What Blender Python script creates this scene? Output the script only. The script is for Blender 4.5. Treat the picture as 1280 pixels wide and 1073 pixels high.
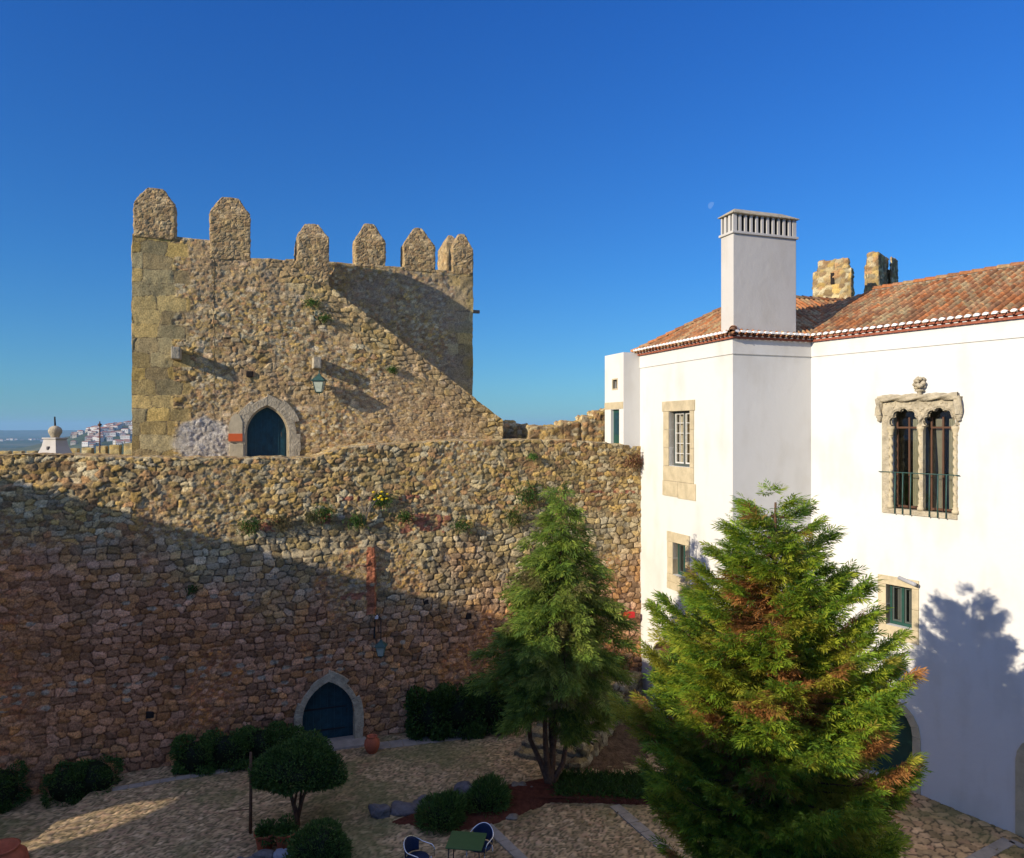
import bpy, math, random
import numpy as np
from mathutils import Vector, Matrix
R = math.radians
for o in list(bpy.data.objects): bpy.data.objects.remove(o)
scene = bpy.context.scene
C = scene.collection
# ------------------------------------------------------------------ camera
CAMZ = 10.0; FPX = 930.0; HY = 536.5
cd = bpy.data.cameras.new('camera'); cam = bpy.data.objects.new('camera', cd); C.objects.link(cam)
cam.location = (0, 0, CAMZ); cam.rotation_euler = (R(90), 0, 0)
cd.sensor_width = 36; cd.lens = FPX / 1280 * 36; cd.clip_start = 0.1; cd.clip_end = 40000
scene.camera = cam
# ------------------------------------------------------------------ light
PHI = 36.0; EL = 19.8
T = Vector((math.cos(R(PHI)) * math.cos(R(EL)), math.sin(R(PHI)) * math.cos(R(EL)), -math.sin(R(EL))))
w = bpy.data.worlds.new('World'); scene.world = w; w.use_nodes = True
nt = w.node_tree; bg = nt.nodes['Background']
sky = nt.nodes.new('ShaderNodeTexSky'); sky.sky_type = 'NISHITA'; sky.sun_disc = False
sky.sun_elevation = R(EL); sky.sun_rotation = math.atan2(-T.x, -T.y)
sky.altitude = 100; sky.air_density = 1.0; sky.dust_density = 0.0; sky.ozone_density = 2.0
# tinted by view height: deep polarised blue, then brightened overhead to lift the shade
tcw = nt.nodes.new('ShaderNodeTexCoord'); sx = nt.nodes.new('ShaderNodeSeparateXYZ'); nt.links.new(tcw.outputs['Generated'], sx.inputs[0])
tr_ = nt.nodes.new('ShaderNodeValToRGB'); nt.links.new(sx.outputs[2], tr_.inputs[0])
for k, (p_, c_) in enumerate(((0.0, (.15, .33, .52)), (.06, (.15, .36, .58)), (.20, (.11, .36, .68)), (.52, (.08, .35, .84)), (.64, (1.0, .8, 1.0)), (.72, (3.1, 2.05, 1.9)))):
    e_ = tr_.color_ramp.elements[k] if k < 2 else tr_.color_ramp.elements.new(p_)
    e_.position = p_; e_.color = (c_[0] / 2, c_[1] / 2, c_[2] / 2, 1)
ml = nt.nodes.new('ShaderNodeVectorMath'); ml.operation = 'MULTIPLY'
nt.links.new(sky.outputs[0], ml.inputs[0]); nt.links.new(tr_.outputs[0], ml.inputs[1]); dbl = nt.nodes.new('ShaderNodeVectorMath'); dbl.operation = 'SCALE'; dbl.inputs['Scale'].default_value = 2.0
nt.links.new(ml.outputs[0], dbl.inputs[0]); nt.links.new(dbl.outputs[0], bg.inputs[0])
bg.inputs[1].default_value = 0.15
sl = bpy.data.lights.new('sun', 'SUN'); sl.energy = 4.5; sl.angle = R(0.5); sl.color = (1.0, 0.89, 0.72)
so = bpy.data.objects.new('sun', sl); C.objects.link(so); so.rotation_euler = T.to_track_quat('-Z', 'Y').to_euler()
so.location = (-30, -20, 40)
scene.view_settings.view_transform = 'Standard'; scene.view_settings.look = 'None'
scene.view_settings.exposure = 0.4; scene.view_settings.gamma = 1
scene.render.resolution_x = 1024; scene.render.resolution_y = 858
# ------------------------------------------------------------------ helpers
rng = np.random.default_rng(7); random.seed(7)
def hsh(i, j, s):
    i = np.asarray(i).astype(np.int64); j = np.asarray(j).astype(np.int64)
    x = (i * 374761393 + j * 668265263 + int(s) * 1442695041) & 0xFFFFFFFF
    x = ((x ^ (x >> 13)) * 1274126177) & 0xFFFFFFFF
    x = ((x ^ (x >> 16)) * 2246822519) & 0xFFFFFFFF
    return ((x ^ (x >> 15)) & 0xFFFFFF) / float(0x1000000)
def vn3(P, scale, s=0):
    Q = P / scale; I = np.floor(Q).astype(np.int64); f = Q - I; f = f * f * (3 - 2 * f)
    out = 0
    for a in (0, 1):
        for b in (0, 1):
            for c in (0, 1):
                ww = (f[..., 0] if a else 1 - f[..., 0]) * (f[..., 1] if b else 1 - f[..., 1]) * (f[..., 2] if c else 1 - f[..., 2])
                out = out + ww * hsh(I[..., 0] + a + 7919 * (I[..., 2] + c), I[..., 1] + b, s)
    return out * 2 - 1
def vn2(u, v, scale, s=0):
    return vn3(np.stack([u, v, u * 0 + 0.37 * scale], -1), scale, s)
def smooth(x, a, b):
    t = np.clip((x - a) / (b - a), 0, 1); return t * t * (3 - 2 * t)
def onp(px, py, O, U):
    r = (px - 640) / FPX; u = (r * O[1] - O[0]) / (U[0] - r * U[1]); d = O[1] + U[1] * u
    return u, CAMZ - (py - HY) * d / FPX
def gp(px, py, z=0.0):
    d = (CAMZ - z) * FPX / (py - HY); return ((px - 640) / FPX * d, d)
class MB:
    def __init__(s): s.V = []; s.F = []; s.K = []; s.n = 0
    def add(s, V, F, col=None):
        V = np.asarray(V, float).reshape(-1, 3); F = [np.asarray(f, np.int64) + s.n for f in (F if isinstance(F, list) else [F])]
        if col is None: col = (0.5, 0.5, 0.5)
        col = np.asarray(col, float)
        if col.ndim == 1: col = np.tile(col, (len(V), 1))
        s.V.append(V); s.F += F; s.K.append(col); s.n += len(V); return s
    def box(s, c, d, ax=(1, 0), col=None):
        # c centre, d full sizes (along ax, across, up)
        ax = Vector((ax[0], ax[1], 0)).normalized(); ay = Vector((-ax.y, ax.x, 0)); c = Vector(c); P = []
        for k in (-.5, .5):
            for a, b in ((-.5, -.5), (.5, -.5), (.5, .5), (-.5, .5)):
                P.append(c + ax * a * d[0] + ay * b * d[1] + Vector((0, 0, k * d[2])))
        return s.hexa(P, col)
    def hexa(s, P, col=None):
        return s.add([tuple(p) for p in P], np.array([(3, 2, 1, 0), (4, 5, 6, 7), (0, 1, 5, 4), (1, 2, 6, 5), (2, 3, 7, 6), (3, 0, 4, 7)]), col)
    def prism(s, pts, z0, z1, col=None):   # plan polygon (ccw)
        n = len(pts); V = [(p[0], p[1], z0) for p in pts] + [(p[0], p[1], z1) for p in pts]
        F = [np.array([[i, (i + 1) % n, n + (i + 1) % n, n + i] for i in range(n)]), np.array([list(range(n))[::-1]]), np.array([list(range(n, 2 * n))])]
        return s.add(V, F, col)
    def tube(s, pts, r, seg=8, col=None, cap=True):
        pts = [Vector(p) for p in pts]; n = len(pts); rr = r if hasattr(r, '__len__') else [r] * n
        V = []; prev = None
        for i, p in enumerate(pts):
            t = (pts[min(i + 1, n - 1)] - pts[max(i - 1, 0)]).normalized()
            if prev is None: a = t.orthogonal().normalized()
            else:
                a = prev - t * prev.dot(t); a = a.normalized() if a.length > 1e-6 else t.orthogonal().normalized()
            prev = a; b = t.cross(a)
            for k in range(seg):
                an = 2 * math.pi * k / seg; V.append(tuple(p + (a * math.cos(an) + b * math.sin(an)) * rr[i]))
        F = [[i * seg + k, i * seg + (k + 1) % seg, (i + 1) * seg + (k + 1) % seg, (i + 1) * seg + k] for i in range(n - 1) for k in range(seg)]
        FL = [np.array(F)]
        if cap: FL += [np.array([list(range(seg))[::-1]]), np.array([list(range((n - 1) * seg, n * seg))])]
        return s.add(V, FL, col)
    def lathe(s, c, prof, seg=20, col=None, squash=1):   # prof list of (r, z)
        c = Vector(c); V = []
        for r_, z_ in prof:
            for k in range(seg):
                a = 2 * math.pi * k / seg; V.append((c.x + r_ * math.cos(a), c.y + r_ * math.sin(a) * squash, c.z + z_))
        n = len(prof); F = [[i * seg + k, i * seg + (k + 1) % seg, (i + 1) * seg + (k + 1) % seg, (i + 1) * seg + k] for i in range(n - 1) for k in range(seg)]
        return s.add(V, [np.array(F), np.array([list(range(seg))[::-1]]), np.array([list(range((n - 1) * seg, n * seg))])], col)
    def build(s, name, mat, parent=None, smoothed=False, bevel=0):
        me = bpy.data.meshes.new(name); V = np.concatenate(s.V); K = np.concatenate(s.K)
        me.vertices.add(len(V)); me.vertices.foreach_set('co', V.astype(np.float32).ravel())
        tot = sum(f.size for f in s.F); npoly = sum(len(f) for f in s.F)
        me.loops.add(tot); me.polygons.add(npoly)
        me.loops.foreach_set('vertex_index', np.concatenate([f.ravel() for f in s.F]).astype(np.int32))
        st = np.concatenate([np.full(len(f), f.shape[1]) for f in s.F if len(f)]); starts = np.concatenate([[0], np.cumsum(st)[:-1]])
        me.polygons.foreach_set('loop_start', starts.astype(np.int32))
        me.update(calc_edges=True)
        a = me.attributes.new('Col', 'FLOAT_COLOR', 'POINT'); a.data.foreach_set('color', np.concatenate([K, np.ones((len(K), 1))], 1).astype(np.float32).ravel())
        me.polygons.foreach_set('use_smooth', np.full(npoly, bool(smoothed)))
        me.materials.append(mat)
        o = bpy.data.objects.new(name, me); C.objects.link(o)
        if parent is not None:
            o.parent = parent; o.matrix_parent_inverse = parent.matrix_basis.inverted()
        if bevel:
            m = o.modifiers.new('bevel', 'BEVEL'); m.width = bevel; m.segments = 2; m.limit_method = 'ANGLE'
        return o
def tag(o, label=None, cat=None, group=None, kind=None):
    if label: o['label'] = label
    if cat: o['category'] = cat
    if group: o['group'] = group
    if kind: o['kind'] = kind
    return o
def thing(name, label, cat, loc=(0, 0, 0), group=None):
    o = bpy.data.objects.new(name, None); C.objects.link(o); o.location = loc; o.empty_display_size = .2
    return tag(o, label, cat, group)
def copy_tree(o, parent=None):
    c = o.copy(); C.objects.link(c)
    if parent is not None: c.parent = parent
    for ch in o.children: copy_tree(ch, c)
    return c
# ------------------------------------------------------------------ materials
def base_mat(name):
    m = bpy.data.materials.new(name); m.use_nodes = True; n = m.node_tree; return m, n, n.nodes['Principled BSDF']
def N(n, t, **kw):
    x = n.nodes.new(t)
    for k, v in kw.items():
        if hasattr(x, k): setattr(x, k, v)
        else: x.inputs[k].default_value = v
    return x
def finish(n, b, colsock, nscale, var, bscale, bstr, bdist, rough, spec=.25):
    tc = N(n, 'ShaderNodeTexCoord')
    nz = N(n, 'ShaderNodeTexNoise', Scale=nscale, Detail=9.0, Roughness=.65); n.links.new(tc.outputs['Object'], nz.inputs['Vector'])
    mr = N(n, 'ShaderNodeMapRange'); mr.inputs['From Min'].default_value = .3; mr.inputs['From Max'].default_value = .7
    mr.inputs['To Min'].default_value = 1 - var; mr.inputs['To Max'].default_value = 1 + var
    n.links.new(nz.outputs['Fac'], mr.inputs['Value'])
    mx = N(n, 'ShaderNodeVectorMath', operation='SCALE'); n.links.new(colsock, mx.inputs[0]); n.links.new(mr.outputs[0], mx.inputs['Scale'])
    n.links.new(mx.outputs[0], b.inputs['Base Color'])
    if bstr:
        bz = N(n, 'ShaderNodeTexNoise', Scale=bscale, Detail=5.0); n.links.new(tc.outputs['Object'], bz.inputs['Vector'])
        bp = N(n, 'ShaderNodeBump', Strength=bstr, Distance=bdist); n.links.new(bz.outputs['Fac'], bp.inputs['Height'])
        n.links.new(bp.outputs[0], b.inputs['Normal'])
    b.inputs['Roughness'].default_value = rough; b.inputs['Specular IOR Level'].default_value = spec
def m_attr(name, rough=.95, nscale=9, var=.3, bscale=30, bstr=.7, bdist=.02, spec=.15):
    m, n, b = base_mat(name); at = N(n, 'ShaderNodeAttribute'); at.attribute_name = 'Col'
    finish(n, b, at.outputs['Color'], nscale, var, bscale, bstr, bdist, rough, spec); return m
def m_plain(name, col, rough=.6, nscale=6, var=.12, bscale=40, bstr=.15, bdist=.01, spec=.3, metal=0):
    m, n, b = base_mat(name); rgb = N(n, 'ShaderNodeRGB'); rgb.outputs[0].default_value = (*col, 1)
    finish(n, b, rgb.outputs[0], nscale, var, bscale, bstr, bdist, rough, spec); b.inputs['Metallic'].default_value = metal; return m
def m_leaf(name, trans=.35):
    m, n, b = base_mat(name); at = N(n, 'ShaderNodeAttribute'); at.attribute_name = 'Col'
    n.links.new(at.outputs['Color'], b.inputs['Base Color']); b.inputs['Roughness'].default_value = .6; b.inputs['Specular IOR Level'].default_value = .2
    tr = N(n, 'ShaderNodeBsdfTranslucent'); n.links.new(at.outputs['Color'], tr.inputs['Color'])
    mx = N(n, 'ShaderNodeMixShader'); mx.inputs[0].default_value = trans
    n.links.new(b.outputs[0], mx.inputs[1]); n.links.new(tr.outputs[0], mx.inputs[2])
    n.links.new(mx.outputs[0], n.nodes['Material Output'].inputs['Surface']); return m
def m_plaster(name, col=(.665, .65, .605)):
    m, n, b = base_mat(name); tc = N(n, 'ShaderNodeTexCoord')
    nz = N(n, 'ShaderNodeTexNoise', Scale=.55, Detail=7.0, Roughness=.6); n.links.new(tc.outputs['Object'], nz.inputs['Vector'])
    mp = N(n, 'ShaderNodeMapping'); mp.inputs['Scale'].default_value = (1.3, 1.3, .35); n.links.new(tc.outputs['Object'], mp.inputs['Vector'])
    st = N(n, 'ShaderNodeTexNoise', Scale=1.3, Detail=5.0); n.links.new(mp.outputs[0], st.inputs['Vector'])
    ad = N(n, 'ShaderNodeMath', operation='ADD'); n.links.new(nz.outputs['Fac'], ad.inputs[0]); n.links.new(st.outputs['Fac'], ad.inputs[1])
    cr = N(n, 'ShaderNodeValToRGB'); cr.color_ramp.elements[0].position = .62; cr.color_ramp.elements[0].color = (col[0] * .87, col[1] * .85, col[2] * .81, 1)
    cr.color_ramp.elements[1].position = 1.1 if False else 1.0; cr.color_ramp.elements[1].color = (*col, 1)
    n.links.new(ad.outputs[0], cr.inputs[0]); n.links.new(cr.outputs[0], b.inputs['Base Color'])
    b1 = N(n, 'ShaderNodeTexNoise', Scale=1.4, Detail=8.0, Roughness=.62); n.links.new(tc.outputs['Object'], b1.inputs['Vector'])
    bp = N(n, 'ShaderNodeBump', Strength=.35, Distance=.05); n.links.new(b1.outputs['Fac'], bp.inputs['Height']); n.links.new(bp.outputs[0], b.inputs['Normal'])
    b.inputs['Roughness'].default_value = .9; b.inputs['Specular IOR Level'].default_value = .15; return m
def m_glass(name, tint=(.02, .025, .03)):
    m, n, b = base_mat(name); g = N(n, 'ShaderNodeBsdfGlossy'); g.inputs['Roughness'].default_value = .03
    t = N(n, 'ShaderNodeBsdfTransparent'); t.inputs[0].default_value = (.82, .86, .84, 1)
    f = N(n, 'ShaderNodeFresnel'); f.inputs[0].default_value = 1.5
    ad = N(n, 'ShaderNodeMath', operation='ADD'); ad.inputs[1].default_value = .06; n.links.new(f.outputs[0], ad.inputs[0])
    mx = N(n, 'ShaderNodeMixShader'); n.links.new(ad.outputs[0], mx.inputs[0]); n.links.new(t.outputs[0], mx.inputs[1]); n.links.new(g.outputs[0], mx.inputs[2])
    n.links.new(mx.outputs[0], n.nodes['Material Output'].inputs['Surface']); return m
M = dict(
    stone=m_attr('rubble_stone', bstr=.9, bdist=.03, nscale=22, bscale=42, var=.5), paving=m_attr('cobble_paving', bstr=.5, bdist=.012, nscale=5, var=.25),
    plaster=m_plaster('white_limewash'), oldplaster=m_plaster('grey_limewash', (.55, .52, .47)),
    lime=m_plain('dressed_limestone', (.50, .42, .27), .9, 3, .2, 24, .5, .02, .15),
    lime_worn=m_plain('worn_limestone', (.42, .36, .25), .9, 5, .35, 20, .9, .04, .15),
    tile=m_attr('roof_tile', nscale=16, var=.42, bscale=50, bstr=.6, bdist=.01), mortar=m_plain('white_mortar', (.85, .83, .78), .9),
    leaf=m_leaf('foliage', .36), bark=m_plain('bark', (.13, .075, .045), .95, 8, .4, 22, .9, .03, .1),
    doorstrip=m_plain('teal_strip_paint', (.015, .06, .075), .5, 6, .4, 30, .3, .008, .4), doorblue=m_plain('teal_door_paint', (.008, .045, .06), .5, 5, .45, 30, .3, .008, .4),
    greenpaint=m_plain('dark_green_paint', (.012, .06, .045), .45, 6, .2, 40, .2, .005, .4),
    greygreen=m_plain('grey_green_paint', (.07, .085, .075), .5), whitepaint=m_plain('white_frame_paint', (.62, .6, .55), .5),
    iron=m_plain('green_iron', (.035, .085, .07), .5, 12, .3), blackiron=m_plain('black_iron', (.02, .02, .022), .5),
    steel=m_plain('polished_steel', (.6, .62, .64), .22, 10, .05, 60, .03, .002, .5, 1.0),
    bluecane=m_plain('blue_weave', (.012, .025, .07), .6, 30, .3, 120, .8, .006), greentable=m_plain('green_table_paint', (.05, .11, .035), .45),
    terracotta=m_plain('terracotta', (.38, .10, .045), .85, 5, .3, 30, .4, .01), soil=m_plain('red_soil', (.10, .035, .022), 1, 7, .4, 30, 1, .05, .05),
    glass=m_glass('window_glass'), lampglass=m_plain('lamp_glass', (.42, .46, .36), .25, 5, .2, 10, .1, .01, .5), blind=m_plain('grey_blind', (.16, .155, .145), .8), dark=m_plain('dark_room', (.02, .015, .012), .9),
    curtain=m_plain('curtain', (.62, .52, .40), .9), brownwood=m_plain('brown_wood', (.09, .04, .02), .6),
    orange=m_plain('orange_sign', (.62, .12, .03), .6, 3, .08), red=m_plain('red_paint', (.62, .02, .025), .45), yellow=m_plain('yellow_petal', (.75, .55, .02), .6),
    white=m_plain('white_plastic', (.75, .76, .8), .5), slab=m_plain('pale_slab', (.30, .26, .21), .9, 3, .25, 20, .5, .015, .15),
    rock=m_plain('rock', (.20, .175, .14), .95, 4, .4, 12, 1, .05, .1), greystone=m_plain('grey_stone', (.13, .12, .12), .9, 4, .35, 14, 1, .05),
)
# ------------------------------------------------------------------ masonry
PAL_WARM = np.array([(.52, .365, .15), (.46, .32, .12), (.55, .43, .22), (.38, .265, .12), (.56, .37, .12), (.45, .36, .21), (.30, .20, .10), (.46, .27, .12), (.55, .46, .27)])
PAL_GREY = np.array([(.42, .34, .20), (.49, .40, .23), (.33, .27, .16), (.53, .40, .18), (.43, .32, .14), (.36, .28, .15), (.55, .47, .30)])
PAL_ASH = np.array([(.48, .345, .13), (.43, .32, .13), (.51, .36, .12), (.42, .34, .17), (.39, .295, .14)])
def pattern(u, v, cw, ch, seed, jit=.33, p=2.6, warp=.22):
    u = u + warp * cw * vn2(u, v, cw * 2.2, seed + 11); v = v + warp * ch * vn2(u, v, cw * 1.7, seed + 12)
    j0 = np.floor(v / ch); F1 = np.full(u.shape, 9.); F2 = F1.copy(); I = np.zeros(u.shape); J = I.copy(); SU = I.copy(); SV = I.copy()
    for dj in (-1, 0, 1):
        j = j0 + dj; off = hsh(j, j * 0 + 3, seed); i0 = np.floor(u / cw + off)
        for di in (-1, 0, 1):
            i = i0 + di; su = (i + .5 - off + jit * (2 * hsh(i, j, seed + 1) - 1)) * cw; sv = (j + .5 + jit * .75 * (2 * hsh(i, j, seed + 2) - 1)) * ch
            wgt = .85 + .35 * hsh(i, j, seed + 3)
            d = ((np.abs(u - su) / cw) ** p + (np.abs(v - sv) / ch) ** p) ** (1 / p) / wgt
            new = d < F1
            F2 = np.where(new, F1, np.minimum(F2, d)); I = np.where(new, i, I); J = np.where(new, j, J)
            SU = np.where(new, (u - su) / cw, SU); SV = np.where(new, (v - sv) / ch, SV); F1 = np.where(new, d, F1)
    return F2 - F1, I, J, SU, SV
def style(cw=.28, ch=.18, amp=.05, gap=.10, pal=PAL_WARM, mortar=(.33, .26, .16), seed=0, roundness=.4, fill=0.0, irr=1.0):
    def f(u, v):
        e, I, J, SU, SV = pattern(u + .18 * irr * cw * vn2(u, v, cw * .45, seed + 15), v + .18 * irr * ch * vn2(u, v, cw * .45, seed + 16), cw, ch, seed, jit=.16 + .26 * irr, warp=.05 + .45 * irr)
        r = [hsh(I, J, seed + 20 + k) for k in range(6)]
        b = np.clip(e / roundness, 0, 1); prof = 1 - (1 - b) ** 2
        h = amp * (prof * (.45 + 1.0 * r[0]) + 1.3 * (SU * (r[1] - .5) + SV * (r[2] - .5)) * prof)
        if fill: h = np.maximum(h, amp * fill)
        col = pal[(r[3] * len(pal)).astype(int) % len(pal)] * (.62 + .62 * r[4])[..., None]
        k = smooth(e, gap * .35, gap)[..., None]
        col = np.array(mortar) * (1 - k) + col * k
        return h, col
    return f
def mixstyle(a, b, maskf):
    def f(u, v):
        ha, ca = a(u, v); hb, cb = b(u, v); k = maskf(u, v); return ha * (1 - k) + hb * k, ca * (1 - k[..., None]) + cb * k[..., None]
    return f
S_rub = style(.25, .15, .046, .10, PAL_WARM, (.22, .16, .09), 1, .20)
S_rub2 = style(.14, .095, .026, .16, PAL_WARM, (.34, .25, .15), 2, .22, .25)
S_big = style(.31, .20, .055, .09, PAL_GREY, (.13, .095, .06), 3, .24, irr=.55)
S_ash = style(.80, .44, .016, .035, PAL_ASH, (.16, .12, .07), 4, .07, irr=0)
S_mer = style(.17, .11, .02, .2, np.array([(.44, .31, .14), (.33, .24, .13), (.48, .36, .19), (.38, .25, .12)]), (.38, .27, .14), 5)
S_tile = style(.30, .06, .02, .2, np.array([(.40, .13, .07), (.33, .10, .06)]), (.3, .2, .14), 6)
def jitterP(P, a=1.0):
    D = np.stack([vn3(P, .55, 31 + k) * .025 + vn3(P, .16, 41 + k) * .012 for k in range(3)], -1); return P + D * a
def squad(mb, p00, p10, p11, p01, res, st, mask=None, extra=None, colf=None, edges=(1, 1, 1, 1), topf=None, cap=None, uo=0, vo=0, ramp=.06, jit=1.0, hs_=1.0, rough=None):
    p00, p10, p11, p01 = [np.array(p, float) for p in (p00, p10, p11, p01)]
    Lu = max(np.linalg.norm(p10 - p00), np.linalg.norm(p11 - p01)); Lv = max(np.linalg.norm(p01 - p00), np.linalg.norm(p11 - p10))
    nu = max(2, int(math.ceil(Lu / res))); nv = max(2, int(math.ceil(Lv / res)))
    a = np.linspace(0, 1, nu + 1)[None, :, None]; b = np.linspace(0, 1, nv + 1)[:, None, None]
    U = (p10 - p00) if np.linalg.norm(p10 - p00) > 1e-6 else (p11 - p01); U = U / np.linalg.norm(U)
    W = (p01 - p00) if np.linalg.norm(p01 - p00) > 1e-6 else (p11 - p10)
    Nn = np.cross(U, W); Nn /= np.linalg.norm(Nn); Vv = np.cross(Nn, U)
    if topf is not None:
        uu = np.linspace(0, Lu, nu + 1); zt = topf(uu)
        P = np.zeros((nv + 1, nu + 1, 3)); P[..., 0] = p00[0] + U[0] * uu; P[..., 1] = p00[1] + U[1] * uu
        P[..., 2] = p00[2] + (zt - p00[2])[None, :] * b[..., 0]
    else: P = (p00 * (1 - a) + p10 * a) * (1 - b) + (p01 * (1 - a) + p11 * a) * b
    u = (P - p00) @ U; v = (P - p00) @ Vv
    h, col = st(u + uo, v + vo)
    h = h * hs_
    if colf is not None: col = colf(u, v, col, P)
    er = np.ones_like(u); A = a[0, :, 0] * Lu; B = b[:, 0, 0] * Lv
    if edges[0]: er *= smooth(A, 0, ramp)[None, :]
    if edges[1]: er *= smooth(Lu - A, 0, ramp)[None, :]
    if edges[2]: er *= smooth(B, 0, ramp)[:, None]
    if edges[3]: er *= smooth(Lv - B, 0, ramp)[:, None]
    P2 = jitterP(P, jit)
    hh = h * er
    if extra is not None: hh = hh + extra(u, v)
    hh = hh + (.016 * vn3(P, .11, 61) + .010 * vn3(P, .06, 62) + .022 * vn3(P, .3, 63)) * er * jit * (1 if rough is None else rough(u, v))
    P2 = P2 + Nn * hh[..., None]
    rows = nv + 1
    if cap is not None:
        cv, nr = cap; cv = np.array(cv, float); ex = []; ec = []
        for k in range(1, nr + 1):
            Q = P[-1] + cv * k / nr; lh, lc = st(u[-1] + uo, v[-1] + vo + np.linalg.norm(cv) * k / nr)
            Q2 = jitterP(Q, jit); Q2 = Q2 + (Nn * hh[-1][:, None] if k < 2 else 0); Q2[:, 2] += lh * .5; ex.append(Q2); ec.append(lc)
        P2 = np.concatenate([P2, np.array(ex)]); col = np.concatenate([col, np.array(ec)]); rows += nr
    idx = np.arange(rows * (nu + 1)).reshape(rows, nu + 1)
    F = np.stack([idx[:-1, :-1], idx[:-1, 1:], idx[1:, 1:], idx[1:, :-1]], -1)
    if mask is not None:
        k = mask((u[:-1, :-1] + u[1:, 1:]) / 2, (v[:-1, :-1] + v[1:, 1:]) / 2)
        kk = np.ones(F.shape[:2], bool); kk[:nv] = k; F = F[kk]
    F = F.reshape(-1, 4)
    mb.add(P2.reshape(-1, 3), F, col.reshape(-1, 3))
def sbox(mb, O, U, L, D, z0, z1, st, res=.05, top=True, cap=0, capw=.3, sides='flrb', jit=1.0, colf=None):
    """masonry block: front-left-bottom corner O, U along the front, depth D to the back; cap > 0 adds a hipped top"""
    O = np.array((O[0], O[1]), float); U = np.array(U, float) / np.linalg.norm(U); Bk = np.array((-U[1], U[0]))
    c = [O, O + U * L, O + U * L + Bk * D, O + Bk * D]
    P = lambda q, z: (q[0], q[1], z)
    order = {'f': (0, 1), 'r': (1, 2), 'b': (2, 3), 'l': (3, 0)}
    for s in sides:
        i, j = order[s]; squad(mb, P(c[i], z0), P(c[j], z0), P(c[j], z1), P(c[i], z1), res, st, uo=float(ord(s)) * 3.1 + O[0], jit=jit, colf=colf, ramp=.03)
    if cap:
        m = (c[0] + c[2]) / 2; tl = max(L * capw, .05) / 2; td = D * .12
        t = [m - U * tl - Bk * td, m + U * tl - Bk * td, m + U * tl + Bk * td, m - U * tl + Bk * td]
        for s in 'frbl':
            i, j = order[s]; squad(mb, P(c[i], z1), P(c[j], z1), P(t[j], z1 + cap), P(t[i], z1 + cap), res, st, uo=ord(s), jit=jit, ramp=.03)
        squad(mb, P(t[0], z1 + cap), P(t[1], z1 + cap), P(t[2], z1 + cap), P(t[3], z1 + cap), res, st, jit=jit)
    elif top:
        squad(mb, P(c[0], z1), P(c[1], z1), P(c[2], z1), P(c[3], z1), res, st, jit=jit, ramp=.03)
# ------------------------------------------------------------------ pointed arch
def arch_curve(wd, hs_, ht, n=14):
    r = ht - hs_; cx = (r * r - wd * wd / 4) / wd; Rr = cx + wd / 2; th = math.atan2(r, -cx) if cx != 0 else math.pi / 2
    th1 = math.atan2(r, -cx); out = []
    for k in range(n + 1):
        a = math.pi + (th1 - math.pi) * k / n; out.append((cx + Rr * math.cos(a), hs_ + Rr * math.sin(a)))
    out[-1] = (0, ht)
    return out          # from (-w/2, hs) up to (0, ht)
def arch_inside(x, z, wd, hs_, ht):
    r = ht - hs_; cx = (r * r - wd * wd / 4) / wd; Rr = cx + wd / 2; ax = np.abs(x)
    return np.where(z <= hs_, ax < wd / 2, ((-ax - cx) ** 2 + (z - hs_) ** 2 < Rr * Rr) & (z < ht)) 
def arch_surround(mb, fr, wd, hs_, ht, t, z0, prot, depth, nb=5, njamb=3, rnd=.04, col=None, gap=.008):
    """fr(x, z, out) maps arch coordinates to the world; blocks of varied outline"""
    rr = random.Random(5)
    for sgn in (-1, 1):
        pts = [(-wd / 2, z0 + (hs_ - z0) * k / njamb) for k in range(njamb)] + arch_curve(wd, hs_, ht, nb * 3)
        segs = [(k, k + 1) for k in range(njamb)] + [(njamb + 3 * k, njamb + 3 * k + 3) for k in range(nb)]
        for (i, j) in segs:
            tt = t + rr.uniform(-rnd, rnd) * 1.5; pr = prot + rr.uniform(0, .012)
            inner = pts[i:j + 1]; outer = []
            for q in range(i, j + 1):
                a = pts[max(q - 1, 0)]; b = pts[min(q + 1, len(pts) - 1)]
                dx, dz = b[0] - a[0], b[1] - a[1]; l = math.hypot(dx, dz) or 1
                nx, nz = -dz / l, dx / l
                if q == len(pts) - 1: nx, nz = 0, 1.15
                outer.append((pts[q][0] + nx * tt, pts[q][1] + nz * tt))
            for a, b, c_, d_ in zip(inner[:-1], inner[1:], outer[1:], outer[:-1]):
                g = gap
                P = [fr(sgn * p[0], p[1], o) for o in (-depth, pr) for p in (a, b, c_, d_)]
                if sgn > 0: mb.hexa(P, col)
                else: mb.hexa([P[k] for k in (3, 2, 1, 0, 7, 6, 5, 4)], col)
def arch_door(mb, fr, wd, hs_, ht, z0, out, thick=.05):
    pts = [(-wd / 2, z0)] + arch_curve(wd, hs_, ht, 14); full = pts + [(-p[0], p[1]) for p in pts[::-1][1:]]
    n = len(full); V = [fr(p[0], p[1], out) for p in full] + [fr(p[0], p[1], out - thick) for p in full]
    mb.add([tuple(v) for v in V], [np.array([list(range(n))]), np.array([list(range(n, 2 * n))[::-1]]), np.array([[i, i + n, (i + 1) % n + n, (i + 1) % n] for i in range(n)])])
def frame(O, U, uc):
    O = Vector((O[0], O[1], 0)); U = Vector((U[0], U[1], 0)).normalized(); Nn = Vector((U.y, -U.x, 0))
    return lambda x, z, out: O + U * (uc + x) + Nn * out + Vector((0, 0, z))
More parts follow.
